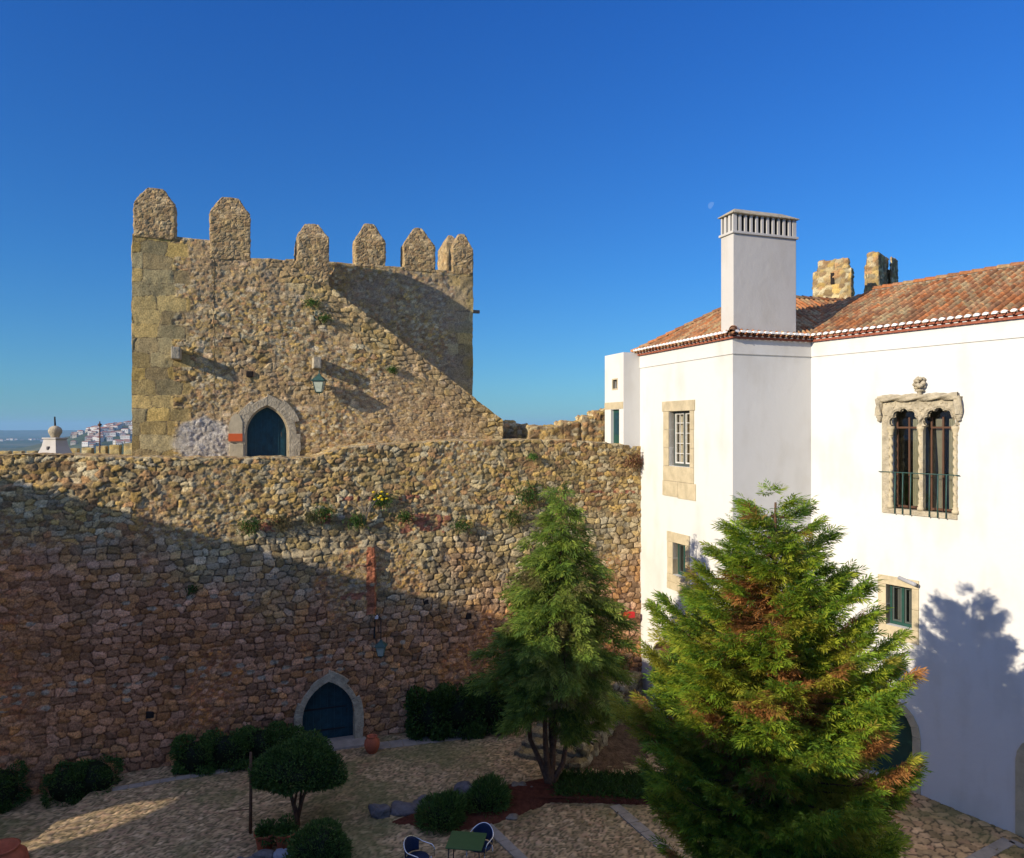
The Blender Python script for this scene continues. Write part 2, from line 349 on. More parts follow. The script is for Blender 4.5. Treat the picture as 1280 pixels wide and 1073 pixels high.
# ================================================================== LARGE STRUCTURE
c20, s20 = math.cos(R(20)), math.sin(R(20))
WU = (c20, s20); WL = 26.0; WO = (4.74 - c20 * WL, 27.5 - s20 * WL)       # curtain wall line
P0 = (4.74, 27.5); P1 = (6.60, 22.24); P2 = (9.33, 23.2)
def unit(a, b):
    d = math.hypot(b[0] - a[0], b[1] - a[1]); return ((b[0] - a[0]) / d, (b[1] - a[1]) / d), d
FLU, FLL = unit(P0, P1); STU, STL = unit(P1, P2); FRU = (.536, -.844); FRU = unit((0, 0), FRU)[0]; FRL = 17.0
# ---- terrain
def terrain():
    nr, na = 130, 360
    rr = np.concatenate([[0], np.geomspace(30, 15000, nr)]); an = np.linspace(0, 2 * np.pi, na, endpoint=False)
    RR, A = np.meshgrid(rr, an, indexing='ij'); X = RR * np.sin(A); Y = RR * np.cos(A)
    deg = (np.degrees(A) + 180) % 360 - 180
    z = -.42 - 60 * smooth(RR, 75, 420)
    z += (vn2(X, Y, 420, 3) * 9 + vn2(X, Y, 150, 4) * 3.5) * smooth(RR, 200, 600)
    # green hill in front, town ridge behind it, far blue ridges
    z += 52 * np.exp(-((deg + 25) / 7.5) ** 2) * np.exp(-((RR - 1150) / 260) ** 2)
    z += (82 + 7 * vn2(X, Y, 300, 8)) * (1 / (1 + np.exp(-(deg + 31.5) / 1.5))) * (1 / (1 + np.exp((deg - 5) / 6))) * np.exp(-((RR - 2100) / 520) ** 2)
    z += (60 + 12 * vn2(X, Y, 2500, 5)) * smooth(RR, 6500, 9500) * smooth(-RR, -14500, -11000)
    z += 14 * vn2(X, Y, 1200, 6) * smooth(RR, 2500, 5000)
    V = np.stack([X, Y, z], -1); idx = np.arange((nr + 1) * na).reshape(nr + 1, na); nx = np.roll(idx, -1, 1)
    F = np.stack([idx[:-1], nx[:-1], nx[1:], idx[1:]], -1)[..., ::-1].reshape(-1, 4)
    n = vn2(X, Y, 90, 9); m = vn2(X, Y, 400, 10)
    g1 = np.array((.045, .065, .025)); g2 = np.array((.12, .115, .06)); k = smooth(n + m, -.1, .9)[..., None]
    col = g1 * (1 - k) + g2 * k; near = smooth(-RR, -70, -40)[..., None]; col = col * (1 - near) + np.array((.16, .13, .09)) * near
    mb = MB(); mb.add(V.reshape(-1, 3), F, col.reshape(-1, 3))
    o = mb.build('terrain', m_attr('terrain', nscale=.02, var=.35, bscale=.05, bstr=.3, bdist=3), smoothed=True); tag(o, kind='structure')
    return lambda x, y: float(np.interp(0, [0], [0]))
terrain()
# ---- courtyard paving (cobbles), higher terrace right of the step line
PG = np.array([(.27, .22, .14), (.23, .19, .12), (.30, .25, .17), (.20, .17, .11), (.25, .19, .13)])
PG = PG * np.array((1.85, 1.58, 1.30))
S_cob = style(.125, .105, .020, .18, PG, (.12, .10, .05), 8, .3)
S_flag = style(.30, .26, .020, .16, PG * np.array((1.05, .96, .9)), (.08, .055, .035), 9, .25)
ST0 = gp(146, 975); ST1 = gp(112, 1085)                                   # line of the step on the left
def cob_mix(u, v): 
    return smooth(u + .3 * v, 11.7, 12.3)
stc = mixstyle(S_cob, S_flag, lambda u, v: smooth(u - 17.0 + .25 * (v - 12), 0, .6))
def moss(u, v, col, P):
    k = smooth(vn2(u, v, 1.3, 21) + .5 * vn2(u, v, .4, 22) + .5 * np.exp(-((u - 7.5) / 3) ** 2), .0, .9)[..., None] * .6
    d_ = smooth(vn2(u, v, 2.3, 23) + .4 * vn2(u, v, .6, 24), .1, .9)[..., None] * .4; col = col * (1 - d_) + col * np.array((.62, .5, .42)) * d_
    return col * (1 - k) + np.array((.13, .14, .05)) * k
mb = MB()
GX0 = -11.6
squad(mb, (GX0, 12.5, 0), (17.5, 12.5, 0), (17.5, 29, 0), (GX0, 29, 0), .05, stc, colf=moss, edges=(0, 0, 0, 0), jit=.35)
squad(mb, (GX0, 29, -.28), (GX0, 12.5, -.28), (GX0, 12.5, 0), (GX0, 29, 0), .08, S_rub, jit=.35)
tag(mb.build('paving', M['paving'], smoothed=True), kind='structure')
mb = MB(); squad(mb, (-21, 11, -.28), (GX0, 11, -.28), (GX0, 29, -.28), (-21, 29, -.28), .06, S_cob, colf=moss, jit=.5)
tag(mb.build('lower_paving', M['paving'], smoothed=True), kind='structure')
# ---- castle curtain wall
LD = (400, 850, 932)   # lower door: centre px, top px, base px
ldu, ldz = onp(410.5, 851, WO, WU); ldw = onp(443, 900, WO, WU)[0] - onp(378, 900, WO, WU)[0]; ldh = ldz; lds = ldh * .42
def prof(pts, O, U):
    us = []; zs = []
    for px, py in pts:
        a, b = onp(px, py, O, U); us.append(a); zs.append(b)
    us[0] = -1; us[-1] = 60
    return lambda u: np.interp(u, us, zs)
wtop0 = prof([(0, 571), (60, 570), (165, 573), (300, 574), (392, 574), (404, 568), (425, 561), (470, 556), (560, 552), (640, 550), (720, 551), (800, 558), (810, 558)], WO, WU)
wtop = lambda u: wtop0(u) + .035 * vn2(u, u * 0, .35, 77) + .02 * vn2(u, u * 0, .16, 78)
bru, brz = onp(468, 668, WO, WU)            # brick quoin: top right corner of the thicker part
brb = onp(468, 750, WO, WU)[1]
ledu = onp(125, 590, WO, WU)[0]
def cur_extra(u, v):
    k = smooth(bru - u, -.02, .03) * smooth(brz + .25 * vn2(u, v, .8, 50) - v, 0, .15) * (.17 * smooth(u, 2, 9) * smooth(v, brb - 1.2, brb + .3) + .0)
    low = .30 * smooth(-v, -1.6, -.2) * smooth(bru + 2 - u, 0, .6) * 0
    led = -.22 * smooth(v, 8.80, 8.86) * smooth(ledu - u, 0, .8)
    big = .03 * vn2(u, v, 2.2, 51) + .03 * vn2(u, v, .9, 52)
    return k + led + big + low
brick = S_tile
def cur_col(u, v, col, P):
    n = vn2(u, v, 1.6, 60) + .5 * vn2(u, v, .5, 61)
    # reddish weathering plus the shade's red-brown tone painted over the shaded part; ochre above
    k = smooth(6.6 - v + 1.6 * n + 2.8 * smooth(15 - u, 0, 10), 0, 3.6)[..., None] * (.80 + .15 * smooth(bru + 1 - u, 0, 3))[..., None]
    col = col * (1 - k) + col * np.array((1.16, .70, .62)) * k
    # thin brick courses and red patches
    for (px0, px1, py, th) in ((395, 450, 608, .07), (460, 545, 607, .07), (725, 800, 601, .05), (500, 562, 640, .30), (325, 350, 640, .22), (400, 412, 632, .18), (430, 470, 690, .05), (655, 700, 612, .05), (425, 466, 728, .10)):
        u0, z0 = onp(px0, py, WO, WU); u1, z1 = onp(px1, py, WO, WU); zz = z0 + (z1 - z0) * (u - u0) / (u1 - u0) + .05 * vn2(u, v, .7, 63)
        m = ((u > u0) & (u < u1) & (np.abs(v - zz) < th) & (vn2(u, v, .12, 62) + .5 * vn2(u, v, .5, 66) > .02)); rc = np.array((.36, .15, .09)) * (.75 + .35 * hsh(np.floor(u / .22), np.floor(v / .055), 5))[..., None]
        col = np.where(m[..., None], rc, col)
    m = (np.abs(u - (bru - .13)) < .16 + .05 * vn2(u, v, .2, 64)) & (v < brz) & (v > brb)
    rc = np.array((.46, .17, .085)) * (.55 + .7 * hsh(np.floor(u / .3), np.floor(v / .06), 6))[..., None]
    col = np.where(m[..., None], rc, col)
    # scattered pale stones in two rough courses
    cellu = np.floor(u / .34); cellv = np.floor(v / .22); r = hsh(cellu, cellv, 90)
    fu = u / .34 - cellu - .5; fv = v / .22 - cellv - .5
    band = np.exp(-((v - 3.1 - .3 * vn2(u, v, 2, 91)) / .35) ** 2) * .4 + np.exp(-((v - 5.4) / .25) ** 2) * .3 + .03
    m = (r < band * .8) & (fu ** 2 + fv ** 2 * 1.5 + .12 * vn2(u, v, .13, 97) < .11) & (u < bru + 1); col = np.where(m[..., None], np.array((.40, .32, .22)), col)
    # lichen / dry grass stain along the top
    k = smooth(vn2(u, v, .8, 65), .1, .8)[..., None] * smooth(v, 8.0, 8.8)[..., None] * .45
    return col * (1 - k) + np.array((.26, .21, .09)) * k
S_cur = mixstyle(mixstyle(S_rub, S_big, lambda u, v: smooth(7.4 - v + .5 * vn2(u, v, 1.5, 70), 0, .4) * smooth(u - 5, 0, 3)),
                 S_rub2, lambda u, v: smooth(vn2(u, v, 1.9, 71) + .3 * vn2(u, v, .5, 72), .28, .42) * .999)
castle_wall = thing('castle_wall', 'tall rubble stone curtain wall with the arched courtyard door at its foot', 'castle wall', (WO[0], WO[1], 0))
mb = MB(); BKW = (-s20, c20, 0)
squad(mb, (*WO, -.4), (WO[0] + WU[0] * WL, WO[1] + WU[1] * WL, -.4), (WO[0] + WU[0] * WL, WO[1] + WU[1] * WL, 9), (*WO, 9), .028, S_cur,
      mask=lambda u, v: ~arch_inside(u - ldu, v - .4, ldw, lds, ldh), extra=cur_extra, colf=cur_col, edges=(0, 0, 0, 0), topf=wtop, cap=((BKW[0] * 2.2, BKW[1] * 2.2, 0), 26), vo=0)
mb.build('masonry', M['stone'], castle_wall, smoothed=True)
# rear and end of the wall so that it is solid
E = lambda u, b, z: (WO[0] + WU[0] * u - s20 * b, WO[1] + WU[1] * u + c20 * b, z)
mb = MB(); squad(mb, E(WL, 2.2, -3), E(0, 2.2, -3), E(0, 2.2, 9.0), E(WL, 2.2, 9.3), .2, S_rub)
squad(mb, E(0, 2.2, -3), E(0, 0, -3), E(0, 0, 9.1), E(0, 2.2, 9.1), .2, S_rub)
mb.build('rear_masonry', M['stone'], castle_wall, smoothed=True)
fr = frame(WO, WU, ldu)
mb = MB(); arch_surround(mb, lambda x, z, o: fr(x, z, o + .10), ldw, lds, ldh, .25, 0, .02, .55, nb=3, njamb=2, rnd=.05)
mb.build('door_surround', M['lime_worn'], castle_wall, bevel=.012)
mb = MB(); arch_door(mb, lambda x, z, o: fr(x, z, o), ldw + .02, lds, ldh, -.05, -.28)
dr = mb.build('door', M['doorblue'], castle_wall)
mb = MB()
for k in range(-3, 4):
    xx = k * ldw / 7.4; mb.hexa([fr(xx + a, z, o) for o in (-.279, -.27) for a, z in ((-.01, 0), (.01, 0), (.01, ldh * (1 - .09 * abs(k)) - .1), (-.01, ldh * (1 - .09 * abs(k)) - .1))])
mb.build('cover_strips', M['doorstrip'], dr)
mb = MB()
for zz in (.35, ldh * .52): mb.hexa([fr(a, z, o) for o in (-.275, -.255) for a, z in ((-ldw / 2 + .06, zz - .03), (ldw / 2 - .25, zz - .015), (ldw / 2 - .25, zz + .015), (-ldw / 2 + .06, zz + .03))])
mb.build('strap_hinges', M['blackiron'], dr)
mb = MB(); mb.tube([fr(ldw / 2 - .2, ldh * .42, -.24), fr(ldw / 2 - .2, ldh * .42 + .14, -.22)], .016, 6); mb.build('handle', M['blackiron'], dr)
mb = MB(); mb.hexa([fr(a, z, o) for z in (-.02, .09) for a, o in ((-ldw / 2 - .1, .65), (ldw / 2 + .35, .65), (ldw / 2 + .35, -.2), (-ldw / 2 - .1, -.2))])
mb.build('threshold', M['slab'], castle_wall, bevel=.015)
# ---- tower
TO = (-11.9, 23.3); TU = WU; TB = (-s20, c20); zb = 8.9
def tp(s, b=0): return (TO[0] + TU[0] * s + TB[0] * b, TO[1] + TU[1] * s + TB[1] * b)
tower = thing('stone_tower', 'square crenellated stone tower rising behind the curtain wall with a pointed teal door', 'tower', (TO[0], TO[1], zb))
udu = onp(334, 540, TO, TU)[0]; udw = onp(361, 540, TO, TU)[0] - onp(307, 540, TO, TU)[0]; udt = onp(335, 507, TO, TU)[1]; udb = 8.95; uds = udb + (udt - udb) * .48
z1 = 16.13; z2 = 15.64; z3 = 15.9; sA = 2.4; sB = 5.0; sC = onp(627.5, 540, TO, TU)[0]; zC = onp(627.5, 524, TO, TU)[1]
pdr = 1.9
sD, z3 = onp(591, 341, (TO[0] + TB[0] * pdr, TO[1] + TB[1] * pdr), TU)
qz = lambda u, v: smooth(1.25 + .45 * (np.floor(v / .44) % 2) + .12 * vn2(u, v, .3, 80) - u, 0, .08)
lsty = lambda u, v: smooth(vn2(u, v, 1.2, 81) + .4 * vn2(u, v, .4, 82), -.45, -.1)
S_tow = mixstyle(mixstyle(S_rub, S_rub2, lsty), S_ash, qz)
stair_k = lambda u, v: smooth(v - (zC - zb) - (z2 - zC) * (sC - u) / (sC - sB) + 1.3, 0, .5)
def tow_col(u, v, col, P):
    z = v + zb
    n = vn2(u, v, 1.1, 83) + .5 * vn2(u, v, .35, 84)
    k = smooth(n, -.4, .6)[..., None] * .6 * smooth(u, 1.3, 1.8)[..., None]; col = col * (1 - k) + np.array((.42, .29, .16)) * k          # rendered patches
    cx, cz = onp(262, 552, TO, TU); m = smooth(1.15 - np.hypot((u - cx) / 1.0, (z - cz) / .75) + .25 * vn2(u, v, .3, 85), 0, .25)[..., None]
    lime = np.array((.62, .58, .50)) * (.8 + .3 * vn2(u, v, .12, 86))[..., None]; col = col * (1 - m * .8) + lime * m * .8
    m = (hsh(np.floor(u / .26), np.floor(v / .17), 87) < .05) & (u > 1.6); col = np.where(m[..., None], col * 1.25 + .05, col)
    return col
S_all = mixstyle(S_tow, style(.30, .17, .055, .06, PAL_GREY * np.array((1.03, .95, .75)), (.18, .13, .08), 12, .2), lambda u, v: stair_k(u, v) * (u > 4))
mb = MB()
ttop = lambda u: np.where(u < sA, z1, np.where(u < sB, z2, z2 + (zC - z2) * (u - sB) / (sC - sB))) + .018 * vn2(u, u * 0, .3, 88) + .012 * vn2(u, u * 0, .13, 89)
squad(mb, (*tp(0), zb), (*tp(sC), zb), (*tp(sC), z1), (*tp(0), z1), .028, S_all,
      mask=lambda u, v: ~arch_inside(u - udu, v + zb, udw, uds, udt), extra=lambda u, v: (.03 * vn2(u, v, 2.0, 53) + .012 * vn2(u, v, .7, 54)) * smooth(u, 1, 2), colf=tow_col, hs_=.8, rough=lambda u, v: .8 - .65 * qz(u, v),
      edges=(0, 0, 0, 0), topf=ttop, cap=((TB[0] * pdr, TB[1] * pdr, 0), 14))
squad(mb, (*tp(sC), zb), (*tp(sC, pdr), zb), (*tp(sC, pdr), zC), (*tp(sC), zC), .06, S_rub)
squad(mb, (*tp(sC, pdr), zb), (*tp(sB, pdr), zb), (*tp(sB, pdr), z2), (*tp(sC, pdr), zC), .15, S_rub)
mb.build('front_masonry', M['stone'], tower, smoothed=True)
mb = MB()
def rec_col(u, v, col, P):
    k = smooth(vn2(u, v, .9, 93) + .5 * vn2(u, v, .3, 94), -.3, .6)[..., None] * .5
    return col * (1 - k) + np.array((.34, .27, .20)) * k
squad(mb, (*tp(sB - .3, pdr), zb), (*tp(sD, pdr), zb), (*tp(sD, pdr), z3), (*tp(sB - .3, pdr), z3), .045, mixstyle(S_rub2, S_ash, lambda u, v: smooth(u - (sD - sB + .3) + .75 + .3 * (np.floor(v / .44) % 2), 0, .08)), colf=rec_col,
      edges=(0, 1, 0, 0), cap=((TB[0] * .7, TB[1] * .7, 0), 8))
mb.build('recessed_masonry', M['stone'], tower, smoothed=True)
DT = 8.0
mb = MB()
squad(mb, (*tp(sD, pdr), zb), (*tp(sD, DT), zb), (*tp(sD, DT), z3), (*tp(sD, pdr), z3), .15, S_rub)
squad(mb, (*tp(sD, DT), zb), (*tp(0, DT), zb), (*tp(0, DT), z3), (*tp(sD, DT), z3), .2, S_rub)
squad(mb, (*tp(0, DT), zb), (*tp(0), zb), (*tp(0), z1), (*tp(0, DT), z1), .1, S_ash)
squad(mb, (*tp(0.1, pdr + .3), z2 - .9), (*tp(sD, pdr + .3), z2 - .9), (*tp(sD, DT), z2 - .9), (*tp(0, DT), z2 - .9), .3, S_rub)
mb.build('side_masonry', M['stone'], tower, smoothed=True)
def merlon(px0, px1, ysh, ytop, zbase, b, capw=.35, depth=.62):
    O = tp(0, b); s0 = onp(px0, ysh, O, TU)[0]; s1 = onp(px1, ysh, O, TU)[0]; zs = onp((px0 + px1) / 2, ysh, O, TU)[1]; zt = onp((px0 + px1) / 2, ytop, O, TU)[1]
    m = MB(); sbox(m, tp(s0, b), TU, s1 - s0, depth, zbase, zs, S_mer, .04, cap=zt - zs, capw=capw, jit=.6); m.build('merlon', M['stone'], tower)
merlon(167, 219, 255, 233, z1 - .1, -.03, .36); merlon(262.5, 312.5, 267, 245, z2 - .1, -.03, .42)
merlon(372, 411, 296, 275, z2 - .75, -.03, .42, 1.5); merlon(444, 481.5, 301, 278, z3 - .1, pdr - .03, .28); merlon(505, 544, 307, 283, z3 - .1, pdr - .03, .2)
merlon(566, 591, 311, 291, z3 - .1, pdr - .03, .25, .6)
m = MB(); sbox(m, tp(sD, 3.1), (-TB[0], -TB[1]), .01, .01, 0, .01, S_mer) if False else None
m = MB(); sbox(m, tp(sD - .62, pdr + 1.6), TU, .62, 1.5, z3 - .1, z3 + 1.5, S_mer, .06, cap=.45, capw=.2); m.build('merlon', M['stone'], tower, smoothed=True)
fu = frame(TO, TU, udu)
mb = MB(); arch_surround(mb, lambda x, z, o: fu(x, z, o), udw, uds, udt, .34, udb, .075, .4, nb=4, njamb=3, rnd=.06); mb.build('door_surround', M['lime_worn'], tower, bevel=.012)
mb = MB(); arch_surround(mb, lambda x, z, o: fu(x, z, o), udw - .1, uds, udt - .06, .055, udb, -.04, .2, nb=4, njamb=1, rnd=0); mb.build('door_moulding', M['lime'], tower)
mb = MB(); arch_door(mb, fu, udw + .02, uds, udt, udb, -.22); d2 = mb.build('door', M['doorblue'], tower)
mb = MB()
for k in range(-3, 4):
    xx = k * udw / 7.4; mb.hexa([fu(xx + a, z, o) for o in (-.219, -.205) for a, z in ((-.01, udb), (.01, udb), (.01, udb + (udt - udb) * (1 - .09 * abs(k)) - .1), (-.01, udb + (udt - udb) * (1 - .09 * abs(k)) - .1))])
mb.build('cover_strips', M['doorstrip'], d2)
mb = MB(); mb.tube([fu(udw / 2 - .22, udb + .8, -.18), fu(udw / 2 - .22, udb + .95, -.17)], .018, 6); mb.build('handle', M['blackiron'], d2)
# slabs of dressed stone left of the door, with the orange plate fixed on them
nu_, nz0 = onp(294.5, 553, TO, TU); nz1 = onp(294.5, 517, TO, TU)[1]; fn = frame(TO, TU, nu_)
mb = MB(); hw = .21; V = [(-hw, nz0), (hw, nz0), (hw, nz1 - .28), (.12, nz1 - .05), (0, nz1), (-.14, nz1 - .12), (-hw, nz1 - .38)]
VV = [tuple(fn(x, z, o)) for o in (-.1, .095) for x, z in V]; n_ = len(V)
mb.add(VV, [np.array([list(range(n_))]), np.array([[i, i + n_, (i + 1) % n_ + n_, (i + 1) % n_] for i in range(n_)]), np.array([list(range(n_, 2 * n_))[::-1]])])
mb.build('dressed_slab', M['lime'], tower)
mb = MB(); mb.hexa([fn(x, z, o) for z in (zb, nz0 - .06) for x, o in ((-.18, .11), (.24, .11), (.24, -.1), (-.18, -.1))]); mb.build('dressed_slab', M['lime'], tower, bevel=.01)
oz = onp(294, 547, TO, TU)[1]
mb = MB(); mb.hexa([fn(x, z, o) for z in (oz - .125, oz + .125) for x, o in ((-.22, .12), (.21, .12), (.21, .09), (-.22, .09))])
tag(mb.build('wall_plate', M['orange']), 'blank orange plate fixed beside the pointed tower door', 'plate')
for px, py in ((221, 443), (395, 455)):
    a, z = onp(px, py, TO, TU); f_ = frame(TO, TU, a)
    mb = MB(); mb.hexa([f_(x, z + dz, o) for dz in (-.19, .19) for x, o in ((-.13, .52), (.13, .5), (.15, -.1), (-.14, -.1))])
    mb.build('corbel', M['lime_worn'], tower, bevel=.03)
mb = MB(); q = tp(sD, pdr + .35); mb.box((q[0] + .12, q[1] + .04, onp(593, 388, tp(0, pdr), TU)[1]), (.5, .12, .12), TU); mb.build('drain_spout', M['rock'], tower)
for px, py in ((312, 468), (545, 443)):
    pass
# red tiled roof inside the tower
mb = MB(); a0 = tp(2.6, 1.4); a1 = tp(7.6, 1.4); b0 = tp(2.6, 5); b1 = tp(7.6, 5); 
mb.hexa([(*tp(3.3, .75), 15.2), (*tp(4.9, .75), 15.2), (*tp(4.9, 1.75), 15.2), (*tp(3.3, 1.75), 15.2), (*tp(3.2, .7), 15.74), (*tp(4.95, .7), 15.72), (*tp(4.9, 1.7), 15.92), (*tp(3.7, 1.7), 15.98)])
mb.build('inner_roof', M['terracotta'], tower)
# ---- outer parapet behind the wall walk, right of the tower
PB = 2.0; PO = (WO[0] - s20 * PB, WO[1] + c20 * PB)
par = thing('outer_parapet', 'low stepped rubble parapet on the wall walk between stair wall and white turret', 'parapet', (*PO, 9))
def parseg(px0, px1, py, b=0., th=.6, mask=None):
    O = (PO[0] - s20 * b, PO[1] + c20 * b); u0 = onp(px0, py, O, WU)[0]; u1 = onp(px1, py, O, WU)[0]; z = onp((px0 + px1) / 2, py, O, WU)[1]
    m = MB(); sbox(m, (O[0] + WU[0] * u0, O[1] + WU[1] * u0), WU, u1 - u0, th, 8.6, z, S_rub, .05); return m
m = parseg(660, 705, 533.5); q = parseg(700, 724, 528, .02); m.V += q.V; m.K += q.K; m.F += [f + m.n for f in q.F]; m.n += q.n
def merge(a, b): a.V += b.V; a.K += b.K; a.F += [f + a.n for f in b.F]; a.n += b.n
m2 = parseg(721.5, 728, 540, .1); merge(m, m2)
for (a, b, y) in ((727.5, 746, 521), (742, 760, 515), (757, 772, 512)): merge(m, parseg(a, b, y, 0))
m.build('masonry', M['stone'], par, smoothed=True)
m = parseg(612, 645, 527, 1.3); merge(m, parseg(640, 661, 531, 1.35)); m.build('rear_masonry', M['stone'], par, smoothed=True)
# ---- unseen west range that throws the courtyard shade
ca, cb, cc = -.306, -.19, -1.73
def cline(y): return (-(4.73 + .19 * y) / .306, y)
west = thing('west_range', 'long crenel-free range across the courtyard behind the camera', 'building', (*cline(0), 0))
A = np.array(cline(30)); B_ = np.array(cline(-22)); dv = (B_ - A) / np.linalg.norm(B_ - A); nv_ = np.array((dv[1], -dv[0]))
if nv_[0] > 0: nv_ = -nv_
th = 1.0
# sunlit streak: the arrow loop / arch passes the sun
Th = np.array((math.cos(R(PHI)), math.sin(R(PHI))))
sp = np.array(gp(262, 990, 0)); tt = (sp[0] * .306 + sp[1] * .19 + 4.73) / (Th[0] * .306 + Th[1] * .19)
hit = sp - Th * tt; s_hit = float((hit - A) @ dv); zhit = tt * math.tan(R(EL))
L_ = float(np.linalg.norm(B_ - A))
s0, s1 = s_hit - .62, s_hit + .62
def wb(m, a, b, z0, z1): 
    q = [A + dv * a, A + dv * b, A + dv * b + nv_ * th, A + dv * a + nv_ * th]; m.prism([tuple(x) for x in q[::-1]], z0, z1)
mb = MB(); wb(mb, 0, s0, -1, 13); wb(mb, s1, L_, -1, 13); wb(mb, s0, s1, zhit + .05, 13); wb(mb, s0, s1, -1, zhit - 3.2)
mb.build('wall', M['plaster'], west)
# arch head and bars in the opening, so the patch of light is streaked
mb = MB()
for k in (-.28, .05, .36):
    q = A + dv * (s_hit + k) + nv_ * .4; mb.box((q[0], q[1], zhit - 1.6), (.05, .05, 3.2), dv)
for sg in (-1, 1):
    for j in range(4):
        ww_ = .12 + .13 * j * .9; zz = zhit - .42 + .12 * j; q = A + dv * (s_hit + sg * (.62 - ww_ / 2)) + nv_ * .5; mb.box((q[0], q[1], zz + .06 + .0), (ww_, .9, .118), dv)
mb.build('window_bars', M['blackiron'], west)
# ================================================================== WHITE HOUSE
EZ = 12.72                                        # eave height
def pl(O, U): 
    Nn = (U[1], -U[0]); return lambda u, o=0: (O[0] + U[0] * u + Nn[0] * o, O[1] + U[1] * u + Nn[1] * o)
fFL, fST, fFR = pl(P0, FLU), pl(P1, STU), pl(P2, FRU)
def wall_holes(mb, f, L, z0, z1, holes, th=.35, arches=()):
    us = sorted(set([0, L] + [h[0] for h in holes] + [h[1] for h in holes])); zs = sorted(set([z0, z1] + [h[2] for h in holes] + [h[3] for h in holes]))
    for a, b in zip(us[:-1], us[1:]):
        for c, d in zip(zs[:-1], zs[1:]):
            if any(h[0] - 1e-6 <= a and b <= h[1] + 1e-6 and h[2] - 1e-6 <= c and d <= h[3] + 1e-6 for h in holes): continue
            mb.add([(*f(a), c), (*f(b), c), (*f(b), d), (*f(a), d)], np.array([[0, 1, 2, 3]]))
    for h in holes:
        a, b, c, d = h
        for q in (((a, c), (a, d)), ((b, d), (b, c)), ((a, d), (b, d)), ((b, c), (a, c))):
            (ua, za), (ub, zb_) = q
            mb.add([(*f(ua), za), (*f(ua, -th), za), (*f(ub, -th), zb_), (*f(ub), zb_)], np.array([[0, 1, 2, 3]]))
def rectpx(O, U, x0, x1, y0, y1):
    a = onp(x0, y0, O, U); b = onp(x1, y0, O, U); c = onp((x0 + x1) / 2, y0, O, U)[1]; d = onp((x0 + x1) / 2, y1, O, U)[1]
    return a[0], b[0], d, c
def dark_arch_fill(mb, f, a, b, zs_, zt, n=12, th=.35):   # plaster spandrels that round a rectangular hole's head
    m = (a + b) / 2; hw = (b - a) / 2; rr = zt - zs_
    for s in (-1, 1):
        pts = [(m + s * hw * math.cos(t), zs_ + rr * math.sin(t)) for t in np.linspace(0, math.pi / 2, n)]
        for p, q in zip(pts[:-1], pts[1:]):
            V = [(*f(p[0]), p[1]), (*f(q[0]), q[1]), (*f(q[0]), zt), (*f(p[0]), zt)]
            W_ = [(*f(p[0], -th), p[1]), (*f(q[0], -th), q[1])]
            mb.add(V + W_, np.array([[0, 1, 2, 3] if s < 0 else [3, 2, 1, 0], [0, 4, 5, 1] if s < 0 else [1, 5, 4, 0]]))
house = thing('white_house', 'whitewashed two wing house with clay tile roof and a carved twin window', 'house', (*P1, 0))
w1 = rectpx(P0, FLU, 836.5, 863, 514, 583.5); w2 = rectpx(P0, FLU, 841.5, 857.5, 680, 721)
ar = rectpx(P0, FLU, 816, 856, 804, 900); ar = (ar[0], ar[1], 1.0, ar[3])
w3 = rectpx(P2, FRU, 1108, 1140.5, 733, 784); tw = rectpx(P2, FRU, 1111, 1194, 506, 640)
ad = rectpx(P2, FRU, 1085, 1141, 880, 990); ad = (ad[0], ad[1], .02, ad[3]); ad2 = rectpx(P2, FRU, 1281, 1330, 960, 1050); ad2 = (ad2[0], ad2[1], .02, 2.35)
mb = MB(); wall_holes(mb, fFL, FLL, -.3, EZ, [w1, w2, ar], .4); dark_arch_fill(mb, fFL, ar[0], ar[1], ar[3] - .75, ar[3], th=.4)
wall_holes(mb, fST, STL, -.3, EZ, [])
wall_holes(mb, fFR, FRL, -.3, EZ, [w3, tw, ad, ad2], .4); dark_arch_fill(mb, fFR, ad[0], ad[1], ad[3] - .7, ad[3], th=.4)
q0 = fFL(0, -9); q1 = fFR(FRL, -8)
qa, qb = (P0[0] + STU[0] * 11, P0[1] + STU[1] * 11), fFR(0, -8)
for a, b in ((fFR(FRL), q1), (q1, (qb[0] + 3, qb[1] + 6)), ((qb[0] + 3, qb[1] + 6), qa), (qa, P0)):
    mb.add([(*a, -1), (*b, -1), (*b, EZ), (*a, EZ)], np.array([[0, 1, 2, 3]]))
mb.build('wall', M['plaster'], house)
# raised band under the eaves
SZ = 12.24
mb = MB()
def band(f, a, b, z0, z1, o0, o1):
    mb.hexa([(*f(u, o), z) for z in (z0, z1) for o, u in ((o1, a), (o1, b), (o0, b), (o0, a))])
band(fFL, -.0, FLL, SZ, EZ, -.05, .035); band(fST, -.035, STL, SZ + .002, EZ, -.05, .034); band(fFR, 0, FRL, SZ, EZ, -.05, .035)
mb.build('eave_band', M['plaster'], house, bevel=.012)
